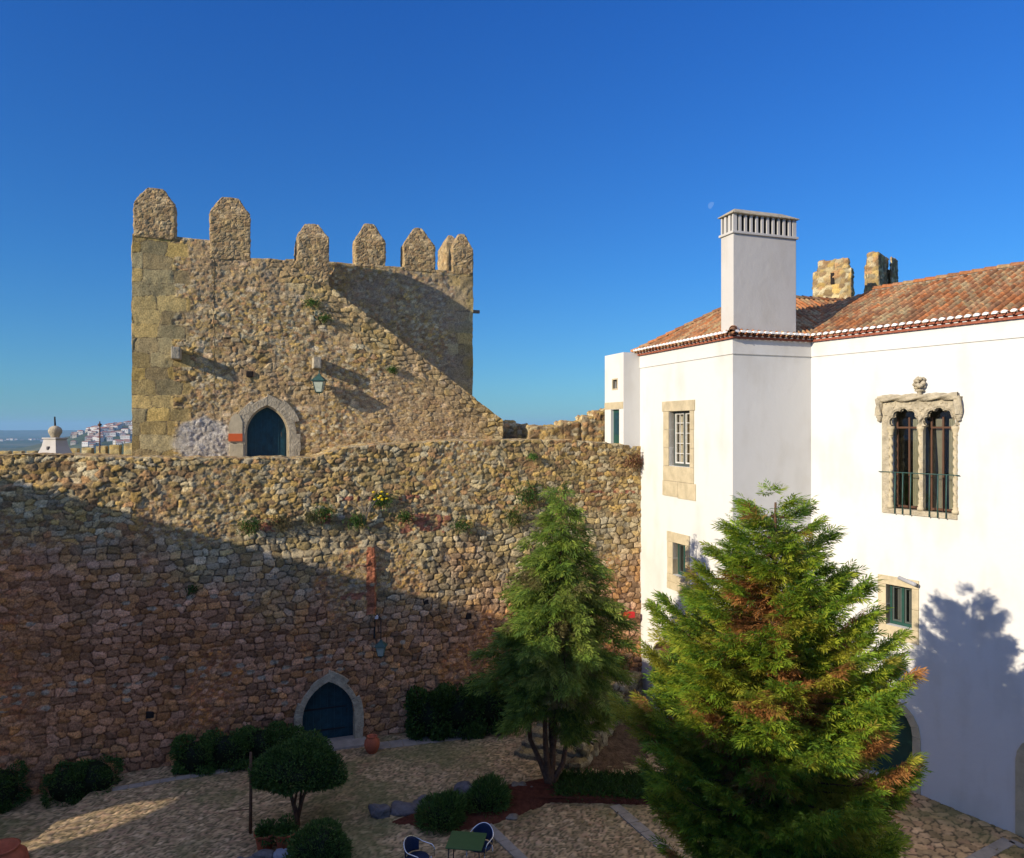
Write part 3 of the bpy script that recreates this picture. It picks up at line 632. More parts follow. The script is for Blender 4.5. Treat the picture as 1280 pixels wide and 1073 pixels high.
# dark rooms behind the openings
def room(f, r, dep=1.6):
    m = MB(); a, b, c, d = r; a -= .3; b += .3; c -= .3; d += .3; g = .41
    for qd in (((a, -g - dep, c), (b, -g - dep, c), (b, -g - dep, d), (a, -g - dep, d)), ((a, -g, c), (a, -g - dep, c), (a, -g - dep, d), (a, -g, d)), ((b, -g, c), (b, -g, d), (b, -g - dep, d), (b, -g - dep, c)), ((a, -g, d), (a, -g - dep, d), (b, -g - dep, d), (b, -g, d)), ((a, -g, c), (b, -g, c), (b, -g - dep, c), (a, -g - dep, c))):
        m.add([(*f(x, o), z) for x, o, z in qd], np.array([[0, 1, 2, 3]]))
    return m
rm = MB()
for f, r in ((fFL, w1), (fFL, w2), (fFL, ar), (fFR, w3), (fFR, tw), (fFR, ad), (fFR, ad2)): room(f, r).build('room_lining', M['dark'], house)
def bar(m, f, u0, u1, z0, z1, o0, o1): m.hexa([(*f(u, o), z) for z in (z0, z1) for u, o in ((u0, o1), (u1, o1), (u1, o0), (u0, o0))])
def surround(f, r, outer, prot=.03, notch=0):
    """stone frame round the opening r out to the rectangle outer, laid as separate blocks"""
    m = MB(); a, b, c, d = r; A_, B, C_, D = outer; rr = random.Random(int(a * 10)); g = .004
    nv = max(2, int((d - c) / .55))
    for k in range(nv):
        z0_, z1_ = c + (d - c) * k / nv, c + (d - c) * (k + 1) / nv
        bar(m, f, A_ + rr.uniform(0, .02) + notch, a, z0_ + g, z1_ - g, -.3, prot + rr.uniform(0, .004)); bar(m, f, b, B - rr.uniform(0, .02) - notch * .8, z0_ + g, z1_ - g, -.3, prot + rr.uniform(0, .004))
    bar(m, f, A_, B, d + g, D, -.3, prot + .006)
    if c - C_ > .5:
        mid = (c + C_) / 2; um = (A_ + B) / 2
        bar(m, f, A_ + notch, B - notch, mid + g, c - g, -.3, prot + .002); bar(m, f, A_ + notch * .5, um - g, C_, mid - g, -.3, prot + .004); bar(m, f, um + g, B + .05, C_ - .03, mid - g, -.3, prot)
    else: bar(m, f, A_ , B, C_, c - g, -.3, prot + .002)
    return m
def casement(f, r, nx, nz, col_frame, name_w='window', leaf_w=2, inner=M['whitepaint'], blank=False, side=None, cur='curtain'):
    a, b, c, d = r; o = -.22
    m = MB(); t = .055
    bar(m, f, a, a + t, c, d, o - .06, o + .03); bar(m, f, b - t, b, c, d, o - .06, o + .03); bar(m, f, a + t, b - t, d - t, d, o - .06, o + .03); bar(m, f, a + t, b - t, c, c + t * 1.6, o - .06, o + .03)
    if leaf_w == 2: bar(m, f, (a + b) / 2 - .035, (a + b) / 2 + .035, c + t * 1.6, d - t, o - .05, o + .035)
    win = m.build(name_w, col_frame, house, bevel=.004)
    m = MB(); n_l = leaf_w; t2 = .05
    spans = [(a + t, b - t)] if n_l == 1 else [(a + t, (a + b) / 2 - .035), ((a + b) / 2 + .035, b - t)]
    for (x0, x1) in spans:
        z0_, z1_ = c + t * 1.6, d - t
        bar(m, f, x0 + .004, x0 + t2, z0_, z1_, o - .035, o + .012); bar(m, f, x1 - t2, x1 - .004, z0_, z1_, o - .035, o + .012); bar(m, f, x0 + t2, x1 - t2, z1_ - t2, z1_ - .003, o - .035, o + .012); bar(m, f, x0 + t2, x1 - t2, z0_ + .003, z0_ + t2, o - .035, o + .012)
        for k in range(1, nx): xx = x0 + (x1 - x0) * k / nx; bar(m, f, xx - .011, xx + .011, z0_ + t2, z1_ - t2, o - .03, o + .005)
        for k in range(1, nz): zz = z0_ + (z1_ - z0_) * k / nz; bar(m, f, x0 + t2, x1 - t2, zz - .011, zz + .011, o - .028, o + .003)
    m.build('sash', inner, win)
    m = MB(); m.add([(*f(x, o - .015), z) for x, z in ((a + t, c + t), (b - t, c + t), (b - t, d - t), (a + t, d - t))], np.array([[0, 1, 2, 3]])); m.build('pane', M['glass'], win)
    m = MB(); K = []
    nn = 40
    xs = np.linspace(a + .06, b - .06, nn); V = []
    for z in (c + .1, d - .05): V += [(*f(x, o - .16 - .03 * math.sin(x * 60)), z) for x in xs]
    m.add(V, np.array([[i, i + 1, nn + i + 1, nn + i] for i in range(nn - 1) if side is None or side(i / nn)])); m.build('curtain', M[cur], win, smoothed=True)
    return win
surround(fFL, w1, rectpx(P0, FLU, 828.5, 869, 501, 622), notch=.06).build('window_surround', M['lime'], house, bevel=.006)
surround(fFL, w2, rectpx(P0, FLU, 834.5, 862.5, 667, 740)).build('window_surround', M['lime'], house, bevel=.006)
surround(fFR, w3, rectpx(P2, FRU, 1098, 1149, 722, 800)).build('window_surround', M['lime'], house, bevel=.006)
casement(fFL, w1, 2, 5, M['greygreen']); casement(fFL, w2, 1, 1, M['greenpaint'], leaf_w=2, inner=M['greygreen'], cur='blind'); casement(fFR, w3, 1, 1, M['greenpaint'], leaf_w=2, inner=M['greygreen'], cur='blind')
# arched openings at ground level
def round_surround(f, r, rise, t=.22, prot=.03, name='arch_surround', mat=None):
    a, b, c, d = r; m = MB(); mid = (a + b) / 2; hw = (b - a) / 2; zs_ = d - rise
    n = 9
    for k in range(3):
        for s in (-1, 1):
            u0, u1 = sorted((mid + s * hw, mid + s * (hw + t))); bar(m, f, u0, u1, c + (zs_ - c) * k / 3 + .003, c + (zs_ - c) * (k + 1) / 3 - .003, -.3, prot)
    for k in range(n):
        t0, t1 = math.pi * k / n + .004, math.pi * (k + 1) / n - .004
        pp = [(mid + (hw + e) * math.cos(q), zs_ + (rise + e) * math.sin(q)) for q, e in ((t0, 0), (t0, t), (t1, t), (t1, 0))]
        m.hexa([(*f(p[0], o), p[1]) for o in (-.3, prot) for p in pp])
    return m.build(name, mat or M['lime'], house, bevel=.006)
round_surround(fFR, ad, .7); round_surround(fFR, ad2, .5, t=.2); round_surround(fFL, ar, .75, t=.06, prot=.012)
mb = MB(); bar(mb, fFL, ar[0], ar[1], 1.0, ar[3], -.36, -.3); mb.build('door', M['brownwood'], house)
mb = MB(); bar(mb, fFR, ad[0], ad[1], .0, ad[3], -.36, -.3); mb.build('door', M['greenpaint'], house)
mb = MB(); bar(mb, fFR, ad2[0], ad2[1], .0, ad2[3], -.36, -.3); mb.build('door', M['greenpaint'], house)
# ---- twin window
a, b, c, d = tw; ou = rectpx(P2, FRU, 1103, 1197.5, 497, 645); W_ = ou[1] - ou[0]; 
twin = thing('twin_window', 'x', 'x'); bpy.data.objects.remove(twin)
mid = (a + b) / 2; lc = (onp(1131, 520, P2, FRU)[0], onp(1175, 520, P2, FRU)[0]); hwL = .36
zsp = onp(1150, 533, P2, FRU)[1]; 
HWO = .43; print('TWIN', ou, tw, lc, W_)
def tracery_mask(u, z):
    ins = np.zeros(u.shape, bool)
    for cx in lc:
        hw = HWO
        ins |= (np.abs(u - cx) < hw) & (z < zsp) & (z > c + .02)
        ins |= (np.hypot(u - cx, z - zsp) < hw * .66) & (z >= zsp - .02)
        for k in range(5):
            th_ = math.pi * (k + .5) / 5; ins |= np.hypot(u - cx - hw * .72 * math.cos(th_), z - zsp - .02 - hw * .80 * math.sin(th_)) < hw * .30
    return ~ins
def tracery_rim(u, z):
    h = np.zeros(u.shape)
    for cx in lc:
        hw = HWO; dd = np.full(u.shape, 9.)
        for k in range(5):
            th_ = math.pi * (k + .5) / 5; dd = np.minimum(dd, np.abs(np.hypot(u - cx - hw * .72 * math.cos(th_), z - zsp - .02 - hw * .80 * math.sin(th_)) - hw * .42))
        h += .03 * np.exp(-(dd / .022) ** 2) * (z > zsp - .05)
    h += .02 * (vn2(u, z, .07, 7) > .25) * (z > zsp + .1) + .03 * ((np.abs(u - mid) + np.abs(z - zsp - .22) * .7) < .1)
    return h
mt = MB(); res = .014
nu_ = int((ou[1] - ou[0] - .02) / res); nz_ = int((ou[3] - .08 - ou[2]) / res); us = np.linspace(ou[0] + .01, ou[1] - .01, nu_ + 1); zs = np.linspace(ou[2], ou[3] - .08, nz_ + 1)
UU, ZZ = np.meshgrid(us, zs); H = tracery_rim(UU, ZZ) + .045
PX = P2[0] + FRU[0] * UU + FRU[1] * H; PY = P2[1] + FRU[1] * UU - FRU[0] * H
idx = np.arange(UU.size).reshape(UU.shape); F = np.stack([idx[:-1, :-1], idx[:-1, 1:], idx[1:, 1:], idx[1:, :-1]], -1)
keep = tracery_mask((UU[:-1, :-1] + UU[1:, 1:]) / 2, (ZZ[:-1, :-1] + ZZ[1:, 1:]) / 2)
mt.add(np.stack([PX, PY, ZZ], -1).reshape(-1, 3), F[keep])
wt = mt.build('twin_window', M['lime_worn'], house); sd = wt.modifiers.new('solid', 'SOLIDIFY'); sd.thickness = .14; sd.offset = -1
for p in wt.data.polygons: p.use_smooth = False
def rope(pts, r, turns, strands=3, seg=14, step=.012):
    pts = [Vector(p) for p in pts]; m = MB(); L = [0]
    for p, q in zip(pts[:-1], pts[1:]): L.append(L[-1] + (q - p).length)
    n = max(6, int(L[-1] / step)); V = []
    for i in range(n + 1):
        s = L[-1] * i / n; k = min(max(j for j in range(len(L)) if L[j] <= s + 1e-9), len(pts) - 2); t = (s - L[k]) / (L[k + 1] - L[k]); p = pts[k].lerp(pts[k + 1], t)
        d_ = (pts[k + 1] - pts[k]).normalized(); x = d_.orthogonal().normalized() if abs(d_.z) < .9 else Vector((1, 0, 0)); y = d_.cross(x)
        for q in range(seg):
            an = 2 * math.pi * q / seg; rr = r * (1 + .34 * math.sin(strands * an + s * turns * 2 * math.pi)); V.append(tuple(p + x * math.cos(an) * rr + y * math.sin(an) * rr))
    m.add(V, np.array([[i * seg + q, i * seg + (q + 1) % seg, (i + 1) * seg + (q + 1) % seg, (i + 1) * seg + q] for i in range(n) for q in range(seg)])); return m
V3 = lambda f, u, z, o: (*f(u, o), z)
u0, u1 = ou[0] - .05, ou[1] + .05; zt = ou[3]
rp = rope([V3(fFR, u0, zt - .48, .09), V3(fFR, u0, zt, .09), V3(fFR, mid, zt, .09), V3(fFR, u1, zt, .09), V3(fFR, u1, zt - .48, .10)], .085, 1.6)
rp.build('rope_moulding', M['lime_worn'], wt, smoothed=True)
for uu in (u0, u1):
    mb = MB(); mb.lathe(V3(fFR, uu, zt - .66, .07), [(.02, 0), (.06, .03), (.05, .08), (.085, .13), (.085, .17), (.04, .19)], 12); mb.build('corbel', M['lime_worn'], wt, smoothed=True)
for uu in (lc[0] - .40, mid, lc[1] + .40):
    cz = c + .03; mb = rope([V3(fFR, uu, cz + .3, .0), V3(fFR, uu, zsp - .25, .0)], .05, 4.2 if uu != mid else 3.2, strands=2)
    mb.lathe(V3(fFR, uu, cz, 0), [(.09, 0), (.09, .08), (.065, .1), (.08, .14), (.05, .2), (.065, .25), (.05, .31)], 14)
    mb.lathe(V3(fFR, uu, zsp - .27, 0), [(.05, 0), (.07, .03), (.055, .07), (.085, .16), (.10, .2), (.10, .27)], 14)
    mb.build('colonnette', M['lime'], wt, smoothed=True)
# finial: carved leafy knob
mb = MB(); fz = zt + .02; base = V3(fFR, mid + .02, fz, .10)
mb.lathe(base, [(.09, -.02), (.05, .08), (.05, .12), (.12, .15), (.12, .18), (.06, .2)], 12)
rr = random.Random(3)
for k in range(22):
    an = rr.uniform(0, 6.28); h_ = rr.uniform(.24, .5); r_ = .10 * math.sin(min(1, (h_ - .12) / .3) * 2.4) + .02; cpos = (base[0] + math.cos(an) * r_, base[1] + math.sin(an) * r_, base[2] + h_); s_ = rr.uniform(.045, .075)
    mb.lathe(cpos, [(.005, -s_), (s_ * .8, -s_ * .5), (s_, 0), (s_ * .75, s_ * .5), (.005, s_)], 8)
mb.build('finial', M['lime_worn'], wt, smoothed=True)
# glazing and curtains behind
mb = MB(); o = -.27
for cx in lc:
    for e in (-.36, -.02 if cx == lc[0] else -.05, .34): bar(mb, fFR, cx + e - .022, cx + e + .022, c + .03, zsp + .25, o - .03, o + .02)
    bar(mb, fFR, cx - .36, cx + .36, zsp - .06, zsp - .01, o - .031, o + .021); bar(mb, fFR, cx - .36, cx + .36, c + .05, c + .11, o - .031, o + .021)
mb.build('sash', M['brownwood'], wt)
mb = MB(); bar(mb, fFR, a, b, c + .01, d, o - .012, o - .006); mb.build('pane', M['glass'], wt)
mb = MB(); 
for (x0, x1, ph) in ((lc[0] + .0, lc[0] + .34, 0), (lc[1] - .34, lc[1] - .12, 1), (lc[1] + .02, lc[1] + .36, 2)):
    nn = 40; xs = np.linspace(0, 1, nn); V = []
    for j, z in enumerate(np.linspace(c + .1, zsp + .2, 8)):
        sw = .6 + .4 * abs(j - 3) / 4
        V += [V3(fFR, x0 + (x1 - x0) * (x * sw + (1 - sw) * (ph % 2)), z, o - .14 - .028 * math.sin(x * 34 + ph)) for x in xs]
    mb.add(V, np.array([[j * nn + i, j * nn + i + 1, (j + 1) * nn + i + 1, (j + 1) * nn + i] for j in range(7) for i in range(nn - 1)]))
mb.build('curtain', M['curtain'], wt, smoothed=True)
# iron rail with three uprights per light
rz = onp(1150, 592, P2, FRU)[1]; mb = MB()
mb.tube([V3(fFR, onp(1100, 590, P2, FRU)[0], rz, .06), V3(fFR, onp(1201, 590, P2, FRU)[0], rz, .06)], .014, 6)
for cx in lc:
    for e in (-.24, -.02, .2): mb.tube([V3(fFR, cx + e, rz, .06), V3(fFR, cx + e, c - .12, .09)], .017, 6)
mb.build('railing', M['iron'], wt, smoothed=True)
# ---- tile roofs
TP = np.array([(.36, .15, .06), (.31, .14, .065), (.38, .18, .08), (.34, .20, .10), (.28, .14, .07), (.40, .15, .055), (.34, .22, .11)])
def tile_roof(mb, E0, E1, up, Lr, mask=None, pitch=.215, tl=.36, seed=0, lich=.72):
    E0 = np.array(E0, float); E1 = np.array(E1, float); L = np.linalg.norm(E1 - E0); U = (E1 - E0) / L; S = np.array(up, float); S /= np.linalg.norm(S); Nn = np.cross(U, S)
    nu = int(L / (pitch / 8)); us = np.linspace(0, L, nu + 1); vs = []
    for k in range(int(Lr / tl) + 1):
        for q in (0, .08, .35, .65, .93, .999): 
            vv = (k + q) * tl
            if vv <= Lr: vs.append(vv)
    vs = np.array(vs); u, v = np.meshgrid(us, vs)
    ti = np.floor(u / pitch); tj = np.floor(v / tl + 1e-6); x = u / pitch - ti; y = v / tl - tj
    r = hsh(ti, tj, seed)
    arc = np.sin(np.pi * np.clip((x - .14) / .72, 0, 1)) ** .55
    h = .10 * arc * (1 - .08 * y) + .007 * (1 - y) + .010 * (r - .5) - .012
    h = h + .03 * vn2(u, v, 1.6, seed + 5)
    P = E0 + U * u[..., None] + S * v[..., None] + Nn * h[..., None] + U * ((hsh(ti, tj, seed + 3) - .5) * .02)[..., None]
    col = TP[(hsh(ti, tj, seed + 1) * len(TP)).astype(int)] * (.84 + .3 * hsh(ti, tj, seed + 2))[..., None] * (.8 + .4 * hsh(ti, np.floor(tj / 4), seed + 4))[..., None]
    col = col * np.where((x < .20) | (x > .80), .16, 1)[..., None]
    k = smooth(.7 * vn2(u, v, .23, seed + 7) + .6 * vn2(u, v, 1.1, seed + 8) + .7 * vn2(u, v, .07, seed + 9), .15, .8)[..., None] * lich
    col = col * (1 - k) + np.array((.44, .36, .19)) * k
    k = smooth(vn2(u, v, .4, seed + 17) + .4 * vn2(u, v, .1, seed + 18), .45, .8)[..., None] * .6
    col = col * (1 - k) + np.array((.09, .06, .04)) * k
    idx = np.arange(u.size).reshape(u.shape); F = np.stack([idx[:-1, :-1], idx[:-1, 1:], idx[1:, 1:], idx[1:, :-1]], -1)
    if mask is not None: F = F[mask((u[:-1, :-1] + u[1:, 1:]) / 2, (v[:-1, :-1] + v[1:, 1:]) / 2)]
    mb.add(P.reshape(-1, 3), F.reshape(-1, 4), col.reshape(-1, 3))
OV = .22; EZr = EZ + .17
def eave_trim(f, L, u0=0.):
    """second row of tiles under the eave and the white mortar plugs of the tile ends"""
    mt_ = MB(); wh = MB()
    bar(mt_, f, u0 - .10, L, EZ - .02, EZ + .045, -.1, .12); bar(mt_, f, u0 - .14, L, EZ + .075, EZ + .135, -.1, .18)
    n = int((L - u0) / .215)
    for k in range(n + 1):
        u = u0 + (k + .5) * .215 - .1
        if u > L - .05: break
        for (z, o, r_, e) in ((EZ + .15, OV + .006, .085, 0), (EZ + .045, .135, .055, .1), (EZ - .04, .06, .05, .05)):
            nn = 7; V = [V3(f, u + e, z, o)] + [V3(f, u + e + r_ * math.cos(math.pi * i / nn), z + r_ * .9 * math.sin(math.pi * i / nn), o) for i in range(nn + 1)]
            V2 = [V3(f, u + e, z, o - .12)] + [V3(f, u + e + r_ * math.cos(math.pi * i / nn), z + r_ * .9 * math.sin(math.pi * i / nn), o - .12) for i in range(nn + 1)]
            m_ = len(V); wh.add(V + V2, [np.array([[0, i + 1, i + 2] for i in range(nn)])[:, ::1], np.array([[i + 1, m_ + i + 1, m_ + i + 2, i + 2] for i in range(nn)]), np.array([[0, m_, m_ + 1, 1]])])
    return mt_, wh
roof = None
pA = 1.68 / (FLL / 2); hwA = FLL / 2
slA = math.atan(pA); rA = hwA / math.cos(slA)
mr_ = MB()
upST = (-STU[1] * math.cos(slA), STU[0] * math.cos(slA), math.sin(slA))
nST = (STU[1], -STU[0]); nFL = (FLU[1], -FLU[0]); nFR = (FRU[1], -FRU[0])
# left hip plane (over the left facade)
OVs = OV
def ez_at(o): return EZr - o * pA
a0 = fFL(-.25, OV); a1 = fFL(FLL + OV, OV); Lh = FLL + OV + .25
upFL = (-nFL[0] * math.cos(slA), -nFL[1] * math.cos(slA), math.sin(slA))
zE = EZr - OV * pA + .02
tile_roof(mr_, (*a0, zE), (*a1, zE), upFL, (Lh / 2) / math.cos(slA) + .1, mask=lambda u, v: (v * math.cos(slA) < u + .06) & (v * math.cos(slA) < Lh - u + .06), seed=11)
# slope over the step face
b0 = (P1[0] + nST[0] * OV - STU[0] * OV, P1[1] + nST[1] * OV - STU[1] * OV); LB = 11.0
b1 = (b0[0] + STU[0] * LB, b0[1] + STU[1] * LB)
chx = 2.43
tile_roof(mr_, (*b0, zE), (*b1, zE), upST, (Lh / 2) / math.cos(slA) + .1, mask=lambda u, v: (v * math.cos(slA) < u + .06), seed=12)
# its back slope
bb = (P0[0] - nST[0] * .25, P0[1] - nST[1] * .25); bb1 = (bb[0] + STU[0] * LB, bb[1] + STU[1] * LB)
tile_roof(mr_, (*bb1, zE), (*bb, zE), (nST[0] * math.cos(slA), nST[1] * math.cos(slA), math.sin(slA)), (Lh / 2) / math.cos(slA), mask=lambda u, v: v * math.cos(slA) < (LB - u) + .06, seed=13)
# right wing
wB = 4.0; riseB = 1.86; slB = math.atan(riseB / wB); zEB = EZr - OV * riseB / wB + .02
LX = 5.6
c0 = fFR(-LX, OV); c1 = fFR(FRL + .2, OV); upFR = (-nFR[0] * math.cos(slB), -nFR[1] * math.cos(slB), math.sin(slB)); LBr = (wB + OV) / math.cos(slB)
uRid = onp(1092, 365, fFR(0, -wB), FRU)[0] + LX
tile_roof(mr_, (*c0, zEB), (*c1, zEB), upFR, LBr, mask=lambda u, v: (u > uRid - (wB + OV - v * math.cos(slB)) * 1.0 - .0) & ((u > LX - OV - .3) | (v > (LX - u) * 1.05)), seed=14, lich=.75)
d0 = fFR(FRL + .2, -2 * wB); d1 = fFR(uRid - LX, -2 * wB)
tile_roof(mr_, (*d0, zEB), (*d1, zEB), (nFR[0] * math.cos(slB), nFR[1] * math.cos(slB), math.sin(slB)), wB / math.cos(slB), seed=15)
roof = mr_.build('roof', M['tile'], house, smoothed=True)
# ridge caps bedded in mortar
def ridge(p, q, r_=.11):
    p = Vector(p); q = Vector(q); L = (q - p).length; n = int(L / .36); m = MB(); d_ = (q - p).normalized(); sx = d_.cross(Vector((0, 0, 1))).normalized(); upv = sx.cross(d_)
    for k in range(n):
        col = TP[random.randrange(len(TP))] * random.uniform(.8, 1.2); V = []
        for i, t in enumerate((0, .4)):
            c_ = p + d_ * (k * .36 + t) + upv * (-.02 + .02 * (1 - i)); rr = r_ * (1.05 - .15 * i)
            V += [tuple(c_ + sx * rr * math.cos(math.pi * j / 8) + upv * rr * math.sin(math.pi * j / 8)) for j in range(9)]
        m.add(V, np.array([[j, j + 1, 9 + j + 1, 9 + j] for j in range(8)]), col)
    return m
apx = (P1[0] + P0[0]) / 2 - nFL[0] * hwA, (P1[1] + P0[1]) / 2 - nFL[1] * hwA
zr = zE + (Lh / 2) * pA
RGS = [ridge((*fFL(-.25, OV), zE + .06), (apx[0], apx[1], zr + .05)), (ridge((b0[0], b0[1], zE + .06), (apx[0], apx[1], zr + .05)))]
RGS.append(ridge((apx[0], apx[1], zr + .05), (apx[0] + STU[0] * 8, apx[1] + STU[1] * 8, zr + .05)))
rp0 = fFR(uRid - LX, -wB); rp1 = fFR(FRL + .2, -wB); zrB = zEB + (wB + OV) * riseB / wB
RGS.append(ridge((*rp0, zrB + .04), (*rp1, zrB + .04), .12))
for rg in RGS: rg.build('ridge_tiles', M['tile'], roof, smoothed=True)
mb = MB(); mb.hexa([(*p, z) for z in (zrB - .12, zrB + .05) for p in (fFR(uRid - LX, -wB + .09), fFR(FRL + .2, -wB + .09), fFR(FRL + .2, -wB - .09), fFR(uRid - LX, -wB - .09))]); mb.build('ridge_mortar', M['slab'], roof)
T_, W3_ = MB(), MB()
for f, L, u0 in ((fFL, FLL + .1, -.15), (fST, STL - .1, .0), (fFR, FRL, .0)):
    a_, b_ = eave_trim(f, L, u0); merge(T_, a_); merge(W3_, b_)
T_.K = [np.tile((.30, .10, .06), (len(v), 1)) for v in T_.V]; T_.build('eave_course', M['tile'], roof)
W3_.build('mortar_plugs', M['mortar'], roof)
# ---- chimney
ch0 = (P1[0] - .0 * STU[0] + .03 * nST[0] * 0, P1[1]); s0_ = .03
def chf(u, b): return (P1[0] + STU[0] * (u + .03) - nST[0] * (b + .02), P1[1] + STU[1] * (u + .03) - nST[1] * (b + .02))
CW = onp(996, 350, P1, STU)[0] - .03; CDp = .62; ctop = onp(913.5, 291, P1, STU)[1]; slt = onp(913.5, 266, P1, STU)[1]; cap_ = onp(915, 262, P1, STU)[1]
mb = MB()
def cbox(m, u0, u1, b0_, b1_, z0, z1): m.hexa([(*chf(u, b_), z) for z in (z0, z1) for u, b_ in ((u0, b0_), (u1, b0_), (u1, b1_), (u0, b1_))])
cbox(mb, 0, CW, 0, CDp, EZ - .05, ctop); chim = mb.build('chimney', M['oldplaster'], house, bevel=.02)
mb = MB(); cbox(mb, -.05, CW + .05, -.05, CDp + .05, ctop + .0, ctop + .075); mb.build('cornice', M['oldplaster'], chim, bevel=.01)
zc0 = ctop + .075; zc1 = slt
mb = MB(); n_ = 12
for k in range(n_):
    wd_ = .085 if 0 < k < n_ - 1 else .17; uc = (CW - .10) * k / (n_ - 1) + .05
    for bb_ in ((0.0, .06), (CDp - .06, CDp)):
        cbox(mb, max(0, uc - wd_ / 2), min(CW, uc + wd_ / 2), bb_[0], bb_[1], zc0 + .001, zc1)
for k in (1, 2):
    bc = CDp * k / 3 + (.0)
    for u_ in ((.002, .1), (CW - .1, CW - .002)): cbox(mb, u_[0], u_[1], bc - .05, bc + .05, zc0 + .001, zc1)
mb.build('vent_slats', M['oldplaster'], chim)
mb = MB(); cbox(mb, .13, CW - .13, .13, CDp - .13, zc0 + .001, zc1 - .01); mb.build('flue_shade_box', M['dark'], chim)  # dark box behind the slats, stands in for the shade in the gaps
mb = MB(); V = [(*chf(u, b_), z) for z in (zc1 + .001, zc1 + .035) for u, b_ in ((-.07, -.07), (CW + .07, -.07), (CW + .07, CDp + .07), (-.07, CDp + .07))]; mb.hexa(V)
V = [(*chf(u, b_), zc1 + .036) for u, b_ in ((-.06, -.06), (CW + .06, -.06), (CW + .06, CDp + .06), (-.06, CDp + .06))] + [(*chf(u, b_), zc1 + .24) for u, b_ in ((.26, CDp / 2 - .02), (CW - .3, CDp / 2 - .02), (CW - .3, CDp / 2 + .02), (.26, CDp / 2 + .02))]
mb.hexa(V); mb.build('cap', M['lime_worn'], chim, bevel=.01)
# ---- white turret on the wall end
TC = (4.74 - .69 * STU[0], 27.5 - .69 * STU[1]); 
turret = thing('white_turret', 'small whitewashed turret with a narrow green door, joining wall walk and house', 'turret', (*TC, 9.4))
TLU = (-FLU[0] * -1, -FLU[1] * -1); TLb = (TC[0] - FLU[0] * 1.52, TC[1] - FLU[1] * 1.52); ft = pl(TLb, FLU); 
tzt = onp(780, 440.5, TC, STU)[1]; tzb = onp(790, 557, TC, STU)[1]
dd_ = rectpx(TLb, FLU, 763.5, 774, 512, 556); dd_ = (dd_[0], dd_[1], tzb - .05, dd_[3]); sw_ = rectpx(TLb, FLU, 766, 771.5, 475, 486)
mb = MB(); wall_holes(mb, ft, 1.52, tzb - .4, tzt, [dd_, sw_], .25)
p = [ft(0), ft(1.52), (P0[0] + .0, P0[1]), (P0[0] - FLU[0] * 1.52, P0[1] - FLU[1] * 1.52)]
for i, j in ((1, 2), (3, 0)): mb.add([(*p[i], tzb - .4), (*p[j], tzb - .4), (*p[j], tzt), (*p[i], tzt)], np.array([[0, 1, 2, 3]]))
mb.add([(*q, tzt) for q in p], np.array([[0, 1, 2, 3]])); mb.add([(*q, tzb - .4) for q in p], np.array([[3, 2, 1, 0]]))
mb.build('wall', M['plaster'], turret)
merge_ = room(ft, dd_, .3); merge(merge_, room(ft, sw_, .3)); 
mb = MB(); bar(mb, ft, dd_[0], dd_[1], dd_[2], dd_[3], -.18, -.12); dgo = mb.build('door', M['greenpaint'], turret)
mb = MB(); bar(mb, ft, dd_[0] + .08, dd_[1] - .08, (dd_[2] + dd_[3]) / 2 - .25, dd_[3] - .12, -.119, -.112); mb.build('pane', M['doorblue'], dgo)
lt = rectpx(TLb, FLU, 757.5, 779, 503, 511.5); mb = MB(); bar(mb, ft, .0, 1.5, lt[2], lt[3], -.1, .015); mb.build('lintel', M['lime'], turret)
mb = MB(); a, b, c, d = sw_
for q in ((a - .05, a, c - .05, d + .05), (b, b + .05, c - .05, d + .05), (a, b, d, d + .05), (a, b, c - .05, c)): bar(mb, ft, *q, -.1, .012)
mb.build('window_frame', M['lime'], turret); mb = MB(); bar(mb, ft, a, b, c, d, -.2, -.15); mb.build('window_slit', M['dark'], turret)
# ---- ruined tower stumps behind the house
def ruin(name, label, parts):
    r_ = thing(name, label, 'ruined tower', (0, 0, 0)); m = MB()
    for (px, y0, y1, wL, wD, d_) in parts:       # px: image x of the corner between lit and shaded side
        pass
    return r_
RU = (.76, -.65)
def rblock(m, px_l, px_c, px_r, ytop, d, ztb=8.0):
    """lit face px_l..px_c, shaded face px_c..px_r; corner at depth d"""
    cx = (px_c - 640) / FPX * d; Cn = (cx, d); L = abs(onp(px_l, 400, Cn, RU)[0]); Bk = (-RU[1], RU[0]); Dp = abs(onp(px_r, 400, Cn, Bk)[0])
    z = CAMZ + (HY - ytop) * d / FPX
    sbox(m, (Cn[0] - RU[0] * L, Cn[1] - RU[1] * L), RU, L, Dp, ztb, z, style(.38, .26, .07, .1, PAL_WARM, (.22, .17, .1), 4), .09)
m = MB(); rblock(m, 1016, 1064, 1067, 335, 44.0); m.build
for a_ in ((1022.5, 1060, 1062, 322.5, 44.1),): rblock(m, *a_)
r1 = thing('ruined_tower', 'broad ruined stone tower stump with an arrow slit, beside the white chimney', 'ruined tower', (18, 44, 8), 'ruined tower stumps behind the roof'); m.build('masonry', M['stone'], r1, smoothed=True)
Cn = ((1042 - 640) / FPX * 43.9, 43.9 - .6); mb = MB()
r2 = thing('ruined_tower', 'narrow ruined stone tower stump with one lit side and one dark side', 'ruined tower', (22, 46, 8), 'ruined tower stumps behind the roof')
m = MB(); rblock(m, 1084, 1098, 1110, 315, 46.0); rblock(m, 1081, 1098.5, 1121.5, 330, 46.2); rblock(m, 1113, 1115, 1121.8, 321.5, 47.2); m.build('masonry', M['stone'], r2, smoothed=True)
